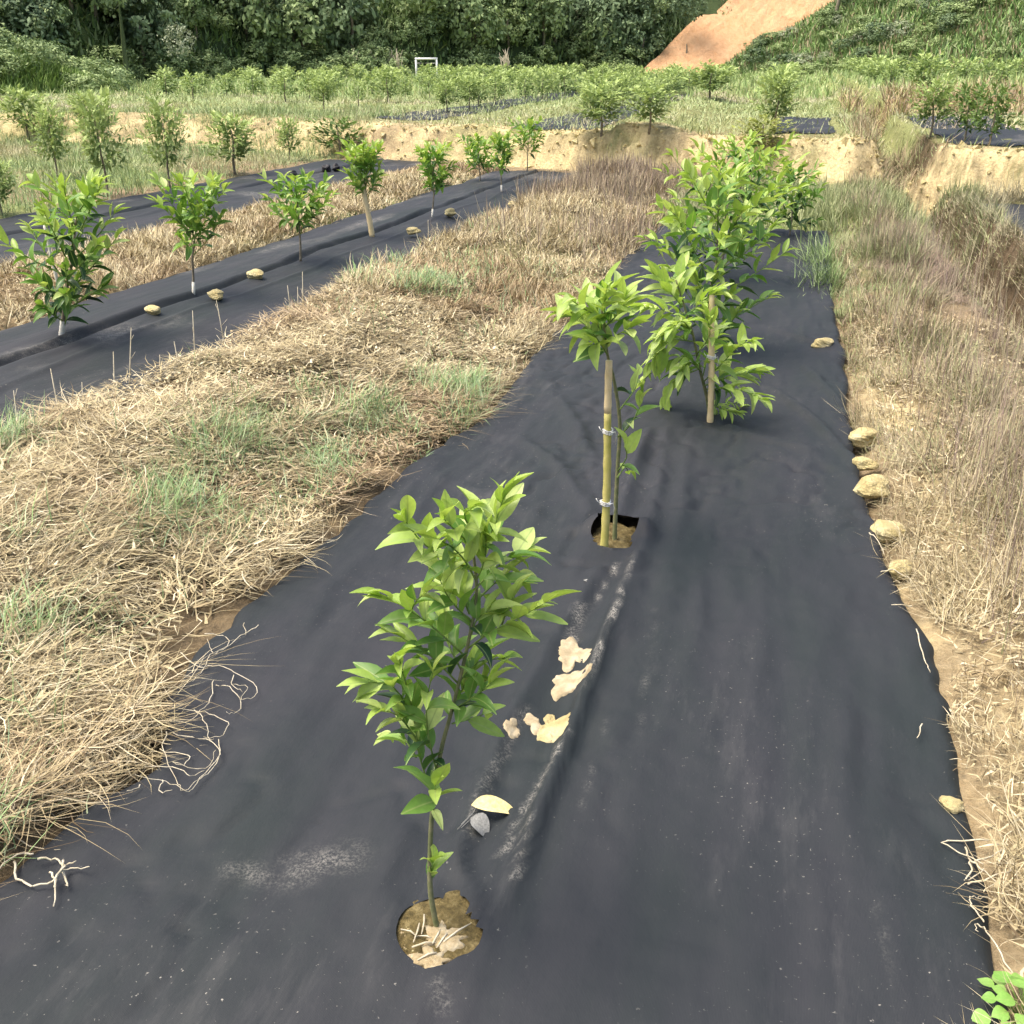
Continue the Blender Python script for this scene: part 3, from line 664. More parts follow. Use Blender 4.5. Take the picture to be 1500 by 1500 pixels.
def grown_tree(bx, by, z0, label, H, cr, c0, n_sh, n_lf, ll, cat="sapling", group=None, name="citrus_sapling", trunk_r=.012, lean=(0, 0), young=.6, dark=.3, mat='bark_grey', seed=0, foot=None, cap=298):
    """a sapling grown from height H, crown radius cr and crown base c0"""
    r = random.Random(seed); t = empty(name, (bx, by, z0), label, cat, group); b = Vector((bx, by, z0))
    tp = [b + Vector((lean[0] * s + r.uniform(-.015, .015) * (s > 0), lean[1] * s + r.uniform(-.015, .015) * (s > 0), H * .88 * s - (.04 if s == 0 else 0))) for s in (0, .2, .4, .6, .8, 1)]
    tp = smoothline(tp, 3); branch(t, tp, trunk_r, trunk_r * .3, M[mat], "trunk")
    if foot:
        k = max(2, len(tp) // 5); branch(t, [p + Vector((.0, 0, .0)) for p in tp[:k]], trunk_r * 1.25, trunk_r * 1.2, M[foot], "painted_foot")
    lv = []
    for i in range(n_sh):
        s = c0 + (1 - c0) * (i + .5) / n_sh; p0 = tp[min(int(s * .9 * len(tp)), len(tp) - 1)]
        az = i * 2.4 + r.uniform(-.5, .5); rel = (s - c0) / (1 - c0); rad = cr * math.sqrt(max(0.08, 1 - (rel * 1.5 - .65) ** 2)) * r.uniform(.5, 1.2)
        end = b + Vector((lean[0] * s, lean[1] * s, 0)) + Vector((rad * math.cos(az), rad * math.sin(az), H * min(1.04, s + .2 * r.uniform(.2, 1.5))))
        mid = p0.lerp(end, .5) + Vector((0, 0, -.03 * H * r.random())); pts = smoothline([p0, mid, end], 3)
        branch(t, pts, trunk_r * .38, trunk_r * .16, M['twig']); lv += leaves_along(pts, n_lf, ll, .25, 55, phase=r.uniform(0, 6), r=r)
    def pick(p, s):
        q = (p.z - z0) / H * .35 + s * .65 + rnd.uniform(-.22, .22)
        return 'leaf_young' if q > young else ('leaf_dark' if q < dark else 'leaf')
    put_leaves(t, lv, pick, cap); return t
x, y = gp(1046, 500); grown_tree(x - .02, y - .35, .03, "fourth centre sapling, upright tuft behind the pale drooping one", 1.06, .40, .12, 27, 11, .14, group=G_ROW, seed=4, young=.62, dark=.38)
x, y = gp(1082, 405); grown_tree(x - .16, y - .3, .03, "fifth centre sapling, broad dense crown reaching to the right", 1.06, .68, .1, 27, 11, .14, group=G_ROW, seed=5, young=.68, dark=.42, lean=(.05, 0))
x, y = gp(1075, 345); grown_tree(x + .04, y - .2, .03, "sixth centre sapling, tall crown peeking over the broad one", 1.0, .52, .12, 27, 11, .14, group=G_ROW, seed=6, young=.68, dark=.42)
x, y = gp(1150, 345); grown_tree(x + .05, y, .03, "low dark sapling half hidden at the right behind the broad crown", .7, .36, .12, 20, 10, .13, group=G_ROW, seed=7, young=.85, dark=.45)

G_R2 = "saplings of the second row on the left"
def px_tree(base, top, half_w, label, seed, n_sh, n_lf, ll, z0=0.05, c0=.35, **k):
    bx, by = gp(*base, z0); f = fwd(bx, by); H = at_depth(top[0], top[1], f).z - z0; s = math.hypot(f, CAM_H) / 1500
    a = at_depth(base[0], base[1], f); b2 = at_depth(top[0], top[1], f)
    return grown_tree(bx, by, z0, label, H, half_w * s, c0, n_sh, n_lf, ll, seed=seed, lean=(b2.x - a.x, (b2.y - a.y)), **k)
px_tree((88, 490), (112, 278), 74, "big leafy sapling at the left edge with two whitewashed stems", 21, 27, 10, .14, c0=.1, group=G_R2, foot='white_bark', trunk_r=.016, young=.68, dark=.42)
px_tree((283, 428), (285, 272), 46, "thin trunked sapling with airy crown right of the biggest left one", 22, 22, 9, .13, c0=.45, group=G_R2, foot='white_bark', trunk_r=.011, young=.72)
px_tree((440, 378), (435, 264), 52, "dark bushy sapling leaning over the creased second mat", 23, 22, 9, .13, c0=.38, group=G_R2, trunk_r=.012, young=.85, dark=.35)
px_tree((543, 343), (532, 220), 24, "narrow sapling with yellow green top tied to a pale stake", 24, 20, 10, .135, c0=.5, group=G_R2, young=.7)
px_tree((633, 315), (636, 218), 26, "slender sapling between the pale stake and the far twin saplings", 25, 18, 10, .14, c0=.35, group=G_R2, foot='white_bark', trunk_r=.011, young=.75)
px_tree((735, 278), (735, 204), 17, "slim sapling standing right of a bushier twin near the mat's end", 26, 14, 9, .14, c0=.35, group=G_R2, foot='white_bark', young=.8)
px_tree((703, 264), (700, 204), 26, "bushy sapling standing left of its slim twin near the mat's end", 27, 16, 10, .15, z0=.02, c0=.25, group=G_R2, young=.75)
px_tree((772, 250), (776, 180), 28, "last sapling of the second row right before the pale earth bank", 28, 16, 9, .15, z0=.02, c0=.4, group=G_R2, young=.8)

# ------------------------------------------------------------------ stakes and ties
def stake(p0, p1, r, mat, label, nodes=6, name="bamboo_stake", top_pale=None):
    loc = Vector(p0); o = empty(name, loc, label, "stake", "stakes holding the saplings"); d = Vector(p1) - loc; n = nodes * 4
    pts = []; rad = []
    for i in range(n + 1):
        t = i / n; pts.append(d * t + Vector((.004 * math.sin(t * 5), .003 * math.cos(t * 4), 0))); rad.append(r * (1 - .18 * t) * (1.13 if i % 4 == 2 else 1))
    cut = int(n * (top_pale if top_pale else 1))
    link("pole", tubes("pole", [(pts[:cut + 1], rad[:cut + 1])], M[mat], 10), o)
    if top_pale: link("peeled_top", tubes("peeled_top", [(pts[cut:], [q * .97 for q in rad[cut:]])], M['bamboo_pale'], 10), o)
    return o
def tie(o, t, d, r):
    c0 = Vector(d) * t; L = []
    for k in range(3):
        L.append(([c0 + Vector((r * 1.25 * math.cos(a_), r * 1.25 * math.sin(a_), .006 * (k - 1) + .003 * math.sin(a_ * 2))) for a_ in np.linspace(0, 2 * math.pi, 13)], .0028))
    L.append(([c0 + Vector((-r, -r, 0)), c0 + Vector((-r * 1.7, -r * 1.4, .012)), c0 + Vector((-r * 2.1, -r * 1.3, .022))], .0016))
    L.append(([c0 + Vector((r, -r, 0)), c0 + Vector((r * 1.9, -r * .3, .002)), c0 + Vector((r * 2.2, r * .3, -.02)), c0 + Vector((r * 2.0, r * .4, -.05))], .0016))
    link("string_tie", tubes("string_tie", L, M['string'], 5), o)
bx, by = gp(884, 812); f0 = fwd(bx, by); p0 = at_depth(884, 812, f0) ; p0.z = -.02; p1 = at_depth(894, 528, f0 + .02)
st = stake(p0, p1, .0155, 'bamboo', "tall olive bamboo stake with two white ties, second in the centre row", 7, top_pale=.76)
tie(st, .30, p1 - p0, .0155); tie(st, .66, p1 - p0, .0145)
bx, by = gp(1040, 614); f0 = fwd(bx, by); bx, by = gp(1040, 622); p0 = Vector((bx, by, -.02)); p1 = at_depth(1044, 432, f0 - .1)
st = stake(p0, p1, .017, 'bamboo_pale', "pale peeled stake rising through the third centre sapling", 6); tie(st, .55, p1 - p0, .017)
bx, by = gp(545, 343, .05); f0 = fwd(bx, by); p0 = Vector((bx, by, .02)); p1 = at_depth(531, 270, f0)
stake(p0, p1, .03, 'bamboo_pale', "leaning pale yellow stake on the second mat under a narrow sapling", 5)
bx, by = gp(96, 470, .05); f0 = fwd(bx, by); p0 = Vector((bx, by, .02)); p1 = at_depth(66, 330, f0)
stake(p0, p1, .012, 'white_bark', "thin whitish stick leaning left in the big left edge sapling", 5)

# ------------------------------------------------------------------ distant citrus: crown meshes shared between trees
def merged_leaves(lv, palette, jit=.25):
    """many small folded leaves as one mesh"""
    n = len(lv); V = np.zeros((n * 6, 3), np.float32); C = np.zeros((n * 6, 3), np.float32)
    T = np.array([(-.17, .4, .05), (0, 0, 0), (0, .45, 0), (.17, .4, .05), (0, 1, -.18), (0, .0, 0)])[:5]
    V = np.zeros((n * 5, 3), np.float32); C = np.zeros((n * 5, 3), np.float32); F = np.zeros((n * 2, 4), np.int32)
    for i, (p, d, ll, s) in enumerate(lv):
        m = leaf_mx(p, d, ll, 1.25)
        for k in range(5): V[i * 5 + k] = (m @ Vector(T[k]))[:]
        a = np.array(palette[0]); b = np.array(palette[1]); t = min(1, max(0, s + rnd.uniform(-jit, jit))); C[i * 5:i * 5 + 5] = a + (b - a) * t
        o_ = i * 5; F[i * 2] = (o_ + 1, o_ + 2, o_ + 4, o_); F[i * 2 + 1] = (o_ + 1, o_ + 3, o_ + 4, o_ + 2)
    return V, F, C
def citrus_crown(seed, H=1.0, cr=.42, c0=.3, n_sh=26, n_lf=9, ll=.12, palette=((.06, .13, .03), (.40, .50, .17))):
    r = random.Random(seed); lv = []; br = []
    for i in range(n_sh):
        s = c0 + (1 - c0) * (i + .5) / n_sh; p0 = Vector((0, 0, H * s * .85)); az = i * 2.4 + r.uniform(-.5, .5); rel = (s - c0) / (1 - c0)
        rad = cr * math.sqrt(max(.06, 1 - (rel * 1.6 - .65) ** 2)) * r.uniform(.65, 1.2)
        end = Vector((rad * math.cos(az), rad * math.sin(az), H * (s + .14 * r.uniform(.2, 1.2)))); pts = smoothline([p0, p0.lerp(end, .5), end], 2)
        br.append((pts, [.006] * len(pts))); lv += [(p, d, q, (s2 * .5 + (p.z / H) * .5)) for p, d, q, s2 in leaves_along(pts, n_lf, ll, .2, 55, phase=r.uniform(0, 6), r=r)]  # colour runs darker inside and low, painting in the crown's own shade
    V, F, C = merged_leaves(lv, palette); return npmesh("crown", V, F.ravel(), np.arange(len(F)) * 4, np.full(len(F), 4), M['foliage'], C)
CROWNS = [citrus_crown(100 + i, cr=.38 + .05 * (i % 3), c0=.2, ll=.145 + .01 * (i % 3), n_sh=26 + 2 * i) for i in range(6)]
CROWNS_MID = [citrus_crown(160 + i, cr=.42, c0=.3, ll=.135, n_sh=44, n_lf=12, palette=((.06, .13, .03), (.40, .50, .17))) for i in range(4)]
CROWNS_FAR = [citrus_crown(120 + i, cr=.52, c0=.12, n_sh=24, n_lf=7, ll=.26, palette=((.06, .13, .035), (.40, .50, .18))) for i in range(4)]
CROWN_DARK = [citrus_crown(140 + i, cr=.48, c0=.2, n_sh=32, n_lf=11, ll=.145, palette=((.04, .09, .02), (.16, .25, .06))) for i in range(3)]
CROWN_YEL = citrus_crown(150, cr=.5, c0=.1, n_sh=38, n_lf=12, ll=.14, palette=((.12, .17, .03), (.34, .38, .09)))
TRUNK = [tubes("trunk", [(smoothline([(0, 0, -.08), (r_ * .02, .01, .25), (.0, r_ * .02, .55), (0, 0, .8)], 2), [.022, .02, .018, .016, .014, .012, .009])], M['bark_grey'], 6) for r_ in (1, -1)]
def far_tree(x, y, z, H, wid, label, group, crowns=CROWNS, name="citrus_tree"):
    t = empty(name, (x, y, z), label, "tree", group); t.rotation_euler.z = rnd.uniform(0, 6); t.scale = (H * wid, H * wid, H)
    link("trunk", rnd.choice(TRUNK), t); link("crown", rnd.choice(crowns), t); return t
def far_px(base, top, half_w, label, group, zb=None, crowns=CROWNS_MID):
    z = 0.0 if zb is None else zb
    x, y = hit(*base); z = land1(x, y)
    H = at_depth(top[0], top[1], fwd(x, y)).z - z; s = math.hypot(fwd(x, y), CAM_H) / 1500
    return far_tree(x, y, z, H, half_w * s / (.42 * H) * 1.0, label, group, crowns)
G3 = "citrus trees in the third row on the left"
far_px((250, 278), (250, 155), 30, "tall slim citrus tree behind the third mat, standing most upright", G3)
far_px((158, 288), (165, 148), 36, "dense green citrus tree on the left, broader than its slim neighbour", G3)
far_px((84, 262), (86, 165), 28, "bright yellow green citrus tree left of the dense green one", G3)
far_px((345, 256), (347, 174), 40, "wide sparse citrus tree with open yellowish crown in the left field", G3)
far_px((424, 236), (422, 178), 20, "small slim citrus tree in front of the pale left bank", G3)
far_px((497, 228), (495, 176), 36, "low dark citrus clump at the foot of the pale left bank", G3, crowns=CROWN_DARK)
far_px((42, 205), (45, 136), 36, "round citrus tree near the left edge, behind the yellow green one", G3)
far_px((4, 318), (6, 238), 30, "citrus tree cut off by the left picture edge above the third mat", G3)
far_px((128, 190), (128, 138), 24, "smaller citrus tree peeping between two bigger left ones", G3)
G4 = "citrus trees above the earth bank"
far_px((1135, 196), (1134, 112), 33, "round headed citrus tree above the bank with pale stem", G4, .8)
far_px((1040, 146), (1040, 97), 32, "pale citrus tree beyond the bank in front of the orange slope", G4, .8)
far_px((1362, 200), (1362, 122), 32, "left tree of the dark citrus clump on the upper right mat", G4, .8)
far_px((1412, 208), (1410, 130), 30, "middle tree of the dark citrus clump on the upper right mat", G4, .8, CROWN_DARK)
far_px((1448, 214), (1452, 132), 32, "right tree of the dark citrus clump on the upper right mat", G4, .8, CROWN_DARK)
far_px((1115, 222), (1117, 174), 32, "compact yellowish bush on the bank top right above the centre row", G4, .8, [CROWN_YEL])
far_px((880, 200), (872, 128), 36, "leafy citrus tree above the bank, left of the twin crowns", G4, .8)
far_px((950, 198), (945, 128), 36, "wide citrus tree above the bank, rightmost of the long green row", G4, .8)

# orchard rows over the far terrace
cand = []
for k in range(-14, 13):
    xr = -.6 + 4.1 * k; yy = float(y_bank(xr)) + 1.5 + rnd.uniform(0, 1.5)
    while yy < 88:
        x = xr + rnd.uniform(-.25, .25); f = fwd(x, yy); p = float(azpx(x, yy)); yy += rnd.uniform(1.7, 2.5) if f < 45 else rnd.uniform(2.2, 3.4)
        if f < 20 or p < -120 or p > 1620: continue
        if f > float(fbL(p)) - 3 or (p < 190 and f > float(fbN(p)) - 2) or (p > 1040 and f > float(fbR(p)) - 2): continue
        if p > 1180 and f < 42 and rnd.random() < .55: continue
        if 985 < p < 1190 and f < 40: continue
        if p < 190 and f > 27: continue
        if p < 330 and f < 34: continue
        if 840 < p < 990 and f < 26: continue
        if rnd.random() < (.12 if f < 40 else .3): continue
        cand.append((f, x, yy, p))
cand.sort()
zc = land(np.array([c_[1] for c_ in cand]), np.array([c_[2] for c_ in cand]))
for i, (f, x, y, p) in enumerate(cand[:270]):
    side = "below the near left spur" if p < 200 else ("left of the white frame" if p < 600 else ("between white frame and orange slope" if p < 930 else ("below the orange slope" if p < 1080 else "below the overgrown right slope"))); dist_ = "nearest" if f < 31 else ("middle" if f < 52 else "farthest"); wd_ = rnd.uniform(.95, 1.3); sz_ = "broad" if wd_ > 1.15 else "narrow"
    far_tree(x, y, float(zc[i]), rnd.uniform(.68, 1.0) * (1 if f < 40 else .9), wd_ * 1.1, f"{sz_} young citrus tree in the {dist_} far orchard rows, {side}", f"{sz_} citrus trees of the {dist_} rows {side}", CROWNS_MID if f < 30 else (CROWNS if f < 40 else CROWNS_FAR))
if len(cand) > 270:
    VV = []; CC = []; LL = []; off = 0
    src = []
    for me in CROWNS_FAR:
        v = np.zeros(len(me.vertices) * 3, np.float32); me.vertices.foreach_get('co', v); c_ = np.zeros(len(me.vertices) * 4, np.float32); me.color_attributes[0].data.foreach_get('color', c_)
        lo = np.zeros(len(me.loops), np.int32); me.loops.foreach_get('vertex_index', lo); src.append((v.reshape(-1, 3), c_.reshape(-1, 4)[:, :3], lo))
    for i in range(270, len(cand)):
        f, x, y, p = cand[i]; v, c_, lo = src[i % 4]; H = rnd.uniform(.6, .85); a_ = rnd.uniform(0, 6); ca, sa = math.cos(a_), math.sin(a_)
        q = np.stack([(v[:, 0] * ca - v[:, 1] * sa) * H + x, (v[:, 0] * sa + v[:, 1] * ca) * H + y, v[:, 2] * H + zc[i]], -1)
        VV.append(q); CC.append(c_); LL.append(lo + off); off += len(v)
    lo = np.concatenate(LL); n = len(lo) // 4
    o = link("orchard_foliage", npmesh("orchard_foliage", np.concatenate(VV), lo, np.arange(n) * 4, np.full(n, 4), M['foliage'], np.concatenate(CC)))
    tag(o, "far mass of small orchard trees merging below the hills", "orchard", kind='stuff')

# ------------------------------------------------------------------ forest on the hills
def forest_crown(seed, n_cl, per, leaf, shape=(1, 1, 1), pal=((.02, .045, .018), (.10, .15, .05)), droop=0.0):
    r = np.random.default_rng(seed); cl = []
    while len(cl) < n_cl:
        p = r.normal(size=3); p /= np.linalg.norm(p); p *= r.uniform(.55, 1.0) ** .6
        if p[2] < -.75: continue
        cl.append(p)
    cl = np.array(cl); cs = r.uniform(.16, .30, n_cl); ct = r.random(n_cl)
    P = np.repeat(cl, per, 0) + r.normal(size=(n_cl * per, 3)) * np.repeat(cs, per)[:, None] * .55
    N = P / np.linalg.norm(P, axis=1)[:, None] + r.normal(size=P.shape) * .7 + np.array((0, 0, .5)); N /= np.linalg.norm(N, axis=1)[:, None]
    A = np.cross(N, r.normal(size=P.shape)); A /= np.linalg.norm(A, axis=1)[:, None]; B = np.cross(N, A)
    sz = leaf * r.uniform(.6, 1.3, len(P))[:, None]; A = A * sz; B = B * sz * .6
    P = P * np.array(shape) + np.array((0, 0, shape[2] * .85))
    V = np.stack([P - A, P - B * .9, P + A * 1.1, P + B], 1).reshape(-1, 3); n = len(P)
    t = np.clip(np.repeat(ct, per) * .7 + r.random(n) * .3, 0, 1)[:, None]; c = np.array(pal[0]) + (np.array(pal[1]) - np.array(pal[0])) * t
    return npmesh("crown", V, np.arange(n * 4), np.arange(n) * 4, np.full(n, 4), M['forest'], np.repeat(c, 4, 0))
DK = ((.035, .07, .035), (.22, .30, .15)); MD = ((.08, .14, .05), (.34, .43, .19)); LT = ((.15, .22, .07), (.40, .49, .22)); PALE = ((.18, .22, .12), (.42, .46, .32))
FC = {'dark': [forest_crown(200 + i, 46, 26, .085, (1, 1, 1.05), DK) for i in range(4)], 'mid': [forest_crown(210 + i, 46, 26, .08, (1, 1, .85), MD) for i in range(4)],
      'light': [forest_crown(220 + i, 44, 26, .075, (1, 1, .7), LT) for i in range(3)], 'pale': [forest_crown(230, 36, 22, .07, (1, 1, .9), PALE)]}
FTRUNK = tubes("trunk", [(smoothline([(0, 0, -.5), (.03, 0, .3), (-.02, .03, .8), (.02, 0, 1.1)], 2), [.07, .065, .06, .05, .045, .04, .03])], M['bark_grey'], 6)
def wood(p, f, R, hz, kind, label, group, name="tree", cat="tree", lift=0.0):
    x, y = polar(p, f); z = float(hill_z(np.array([p]), np.array([f]))[0]) if f > min(float(fbL(p)), float(fbR(p)) if p > 1040 else 999, float(fbN(p)) if p < 188 else 999) else float(land1(x, y))
    t = empty(name, (x, y, z), label, cat, group); t.rotation_euler.z = rnd.uniform(0, 6); t.scale = (R, R, R * hz)
    c_ = link("crown", rnd.choice(FC[kind]), t); c_.location = (0, 0, lift)
    if name == "tree": link("trunk", FTRUNK, t)
    return t
for i in range(200):                                # wooded slope left and centre
    p = rnd.uniform(-160, 1010); k = rnd.random() ** 1.3; f = float(fbL(p)) + 1.0 + k * 17
    if p > 905 + 13 * max(0, f - 97) and f > 92: p -= 150; f = float(fbL(p)) + 1 + k * 17
    if p < 0:
        pass
    sq = float(spur(p, f - float(fbL(p)))); kd = ('light' if rnd.random() < .3 else 'mid') if sq > .5 else ('dark' if rnd.random() < .62 else 'mid'); R = rnd.uniform(1.5, 2.6)
    zone = "above the near left spur" if p < 190 else ("on the left wooded slope" if p < 420 else ("left of the white frame" if p < 600 else ("right of the white frame" if p < 760 else "in the hollow left of the orange slope")))
    ton = {"dark": "dark", "mid": "mid green", "light": "light green"}[kd]; siz = "large" if R > 2.2 else ("medium" if R > 1.8 else "small"); row_ = "front" if k < .25 else "rear"
    wood(p, f, R, rnd.uniform(.95, 1.35), kd, f"{siz} {ton} {row_} forest tree {zone}", f"{siz} {ton} forest trees {zone}, {row_}", lift=.25)
for i in range(60):                                 # bushes on the near left spur
    p = rnd.uniform(-170, 172); f = float(fbN(p)) + rnd.random() * 9
    R = rnd.uniform(.6, 1.05); kd = 'light' if rnd.random() < .7 else 'mid'; siz = "broad" if R > .82 else "small"; zone = "at the picture edge" if p < 40 else ("in its middle" if p < 110 else "at its right tip")
    wood(p, f, R, rnd.uniform(.7, 1.0), kd, f"{siz} {kd} green bush on the near left spur, {zone}", f"{siz} {kd} bushes on the near left spur {zone}", "bush", "bush")
for i in range(70):                                 # shrubs along the foot of the wood
    p = rnd.uniform(130, 950); f = float(fbL(p)) + rnd.uniform(-1.2, 2.2)
    kd = 'light' if p < 180 or rnd.random() < .3 else 'mid'
    zone = "beside the near left spur" if p < 330 else ("left of the white frame" if p < 615 else ("right of the white frame" if p < 780 else "left of the orange slope")); R = rnd.uniform(.9, 1.5); siz = "broad" if R > 1.2 else "small"
    wood(p, f, R, rnd.uniform(.7, 1.0), kd, f"{siz} {'light' if kd == 'light' else 'mid'} green shrub at the foot of the wood, {zone}", f"{siz} {kd} shrubs at the foot of the wood {zone}", "shrub", "shrub")
for i in range(100):                                # overgrown slope on the right
    p = rnd.uniform(1085, 1640); f = float(fbR(p)) + rnd.random() * (5 + (p - 1060) * .045)
    R = rnd.uniform(.5, 1.3); kd = rnd.choice(('light', 'light', 'mid', 'pale', 'dark')); siz = "broad" if R > .9 else "small"; zone = "beside the orange slope" if p < 1200 else ("left of the tan post" if p < 1373 else "right of the tan post")
    wood(p, f, R, rnd.uniform(.5, .8), kd, f"{siz} {'pale' if kd == 'pale' else kd + ' green' if kd != 'mid' else 'mid green'} shrub on the overgrown right slope, {zone}", f"{siz} {kd} shrubs on the right slope {zone}", "shrub", "shrub")
for i, (p, f, R, kd) in enumerate([(1230, 100, 2.0, 'dark'), (1262, 98, 1.9, 'dark'), (1300, 99, 1.6, 'mid'), (1350, 94, 1.9, 'dark'), (1390, 92, 1.7, 'mid'), (1430, 90, 2.1, 'dark'), (1470, 88, 2.0, 'dark'), (1520, 86, 2.2, 'dark'), (1410, 84, 1.4, 'mid'), (1490, 80, 1.3, 'dark'), (1545, 78, 1.5, 'mid')]):
    wood(p, f, R, 1.1, kd, "dark leafy tree along the top of the right slope", "trees on top of the right slope", lift=.1)
wood(1003, 99.5, 1.7, 1.0, 'dark', "dark tree overhanging the left shoulder of the orange slope", None, lift=2.3)
wood(693, 93, 1.0, 1.2, 'pale', "pale silvery bush standing out against the dark wood", None, "bush", "bush", lift=1.2)
wood(268, 72, 1.0, 1.1, 'pale', "pale leaved bush on the left wooded slope", None, "bush", "bush", lift=1.4)

# small far things
x, y = polar(625, 84.5); z = land1(x, y) + .1
t = empty("white_frame", (x, y, z), "small white open frame standing before the middle of the wood", "frame")
for s in (-.78, .78): link("post", tubes("post", [([(s, 0, -.3), (s, 0, 1.2)], .07)], M['white'], 8), t)
link("crossbar", tubes("crossbar", [([(-.85, 0, 1.2), (.85, 0, 1.2)], .075)], M['white'], 8), t); t.rotation_euler.z = YAW
link("back_net_bar", tubes("back_net_bar", [([(-.78, 1.0, -.3), (-.78, .75, .9), (.78, .75, .9), (.78, 1.0, -.3)], .05)], M['grey_leaf'], 6), t)
x, y = polar(1373, 66); t = empty("marker_post", (x, y, float(hill_z(np.array([1373.]), np.array([68.]))[0]) + .2), "short tan post on the overgrown right slope", "post")
link("post", tubes("post", [([(0, 0, -.5), (0, 0, 1.1)], .16)], M['clod'], 8), t); link("post_top", tubes("post_top", [([(.0, 0, 1.1), (.35, 0, 1.35)], .1)], M['clod'], 8), t)
x, y = polar(1213, 90); t = empty("dead_tree", (x, y, float(hill_z(np.array([1213.]), np.array([90.]))[0])), "dark leaning dead trunk with pale tip on the right slope", "dead tree")
link("trunk", tubes("trunk", [(smoothline([(0, 0, -.5), (.2, 0, 1.5), (.5, 0, 3.2)], 3), .14)], M['bark_grey'], 7), t)
link("pale_tip", tubes("pale_tip", [([(.5, 0, 3.1), (.9, 0, 3.5), (1.3, 0, 3.4)], [.2, .25, .1])], M['sand'], 7), t)
for i, p in enumerate((520, 548, 572, 585, 738, 742)):
    x, y = polar(p, 85 + i % 3); z = land1(x, y); t = empty("reed", (x, y, z), "pale dry reed tuft standing at the foot of the wood", "reed", "dry reeds at the foot of the wood")
    link("stems", tubes("stems", [([(rnd.uniform(-.15, .15), rnd.uniform(-.1, .1), 0), (rnd.uniform(-.3, .3), 0, 1.1), (rnd.uniform(-.45, .45), 0, rnd.uniform(1.4, 2.1))], [.02, .03, .01]) for _ in range(9)], M['vine'], 4), t)
for i, (px, py, lab) in enumerate(((478, 244, "crumpled black lump on the third mat, left of a pair"), (492, 243, "crumpled black lump on the third mat, right of a pair"), (430, 252, "small black lump on the third mat in front of the slim tree"))):
    o = clod(px, py, 13, 12, lab, "black lumps on the third mat", .06, "black_lump", 50 + i, 'black', .9); o['category'] = "lump"
o = clod(1446, 216, 16, 12, "black lump at the foot of the dark citrus clump", None, land1(*gp(1446, 217, .8)) + .05, "black_lump", 55, 'black', .9); o['category'] = "lump"

# ------------------------------------------------------------------ dead runners and straws over the mat edges
def runner(lines, sx, ox, oy, name, label, r=.0013, cat="dry vine", lift=.008, mat='vine'):
    L = []; ref = None
    for ln in lines:
        pts = []
        for (a_, b_) in ln:
            x, y = gp(ox + a_ / sx, oy + b_ / sx, .015); pts.append(Vector((x, y, mz(x, y) + lift + rnd.uniform(0, .02))))
        pts = smoothline(pts, 4)
        pts = [p + Vector((rnd.uniform(-.003, .003), rnd.uniform(-.003, .003), rnd.uniform(-.003, .004))) for p in pts]
        L.append((pts, [r * (1.2 - .7 * i / len(pts)) for i in range(len(pts))]))
    loc = L[0][0][0].copy(); L = [([p - loc for p in ps], rr) for ps, rr in L]
    o = link(name, tubes(name, L, M[mat], 5)); o.location = loc; return tag(o, label, cat)
runner([[(1140, 235), (1060, 260), (1000, 310), (930, 370), (890, 430), (850, 480)], [(1080, 250), (1075, 225)], [(900, 270), (980, 260), (1010, 290), (950, 340), (930, 320), (915, 285)], [(800, 360), (870, 400), (940, 410), (1040, 440), (1130, 480), (1120, 520), (1060, 540), (1090, 490), (1020, 470)],
        [(950, 490), (1010, 500), (1060, 540), (1040, 580), (1000, 600)], [(940, 470), (930, 530), (900, 590), (830, 630), (770, 660)], [(1030, 440), (1025, 480), (1070, 510)]], 3, 0, 850, "dry_vine", "tangle of grey dead runners spilling over the mat edge, upper left")
runner([[(760, 590), (880, 590), (960, 610), (1010, 650), (960, 690), (900, 690)], [(760, 690), (880, 700), (950, 730), (960, 790), (900, 850), (830, 930), (790, 920), (730, 890), (600, 880)], [(700, 750), (830, 770), (810, 810), (760, 810), (900, 810), (950, 750)], [(740, 690), (720, 770), (770, 860), (800, 930)],
        [(960, 700), (965, 760), (930, 830), (860, 900), (820, 940)], [(620, 900), (560, 940)], [(720, 880), (700, 920), (760, 930)], [(860, 600), (900, 640), (920, 700), (940, 720)], [(640, 820), (760, 830), (840, 880), (900, 840)]], 3, 0, 850, "dry_vine", "rounded loops of dead runners on the mat edge below the grey tangle")
runner([[(60, 1240), (80, 1320), (160, 1360), (250, 1340), (290, 1290), (350, 1275), (400, 1280)], [(290, 1290), (250, 1350), (240, 1440)], [(220, 1290), (250, 1340), (245, 1380)], [(170, 1240), (240, 1230), (280, 1260), (340, 1270)], [(280, 1260), (290, 1330), (300, 1360)], [(150, 1220), (60, 1240), (0, 1310)]], 3, 0, 850, "dry_vine", "forked pale dead sprig lying alone on the mat, lower left", .0026)
runner([[(620, 842), (450, 830), (590, 940)], [(545, 900), (555, 950), (530, 990), (600, 960)], [(530, 880), (560, 920), (600, 960), (640, 1010)], [(540, 990), (620, 985), (700, 960)], [(560, 920), (650, 890), (660, 870)]], 2.5, 1200, 900, "dry_straw", "pale bent straws forming a triangle over the right mat edge", .0022, "straw")
runner([[(605, 1140), (555, 1080), (552, 1055), (575, 1045), (620, 1070)], [(710, 1335), (640, 1240), (600, 1180), (580, 1150), (570, 1150), (580, 1180)]], 2.5, 1200, 900, "dry_straw", "thin looped grey straws at the lower right mat edge", .0016, "straw")
runner([[(355, 70), (372, 170), (388, 215), (402, 240)]], 2.5, 1200, 900, "dry_straw", "single pale straw lying along the right mat edge", .002, "straw")
runner([[(375, 420), (358, 462)]], 2.5, 1200, 900, "dry_straw", "short white straw bit on the right part of the mat", .0018, "straw")
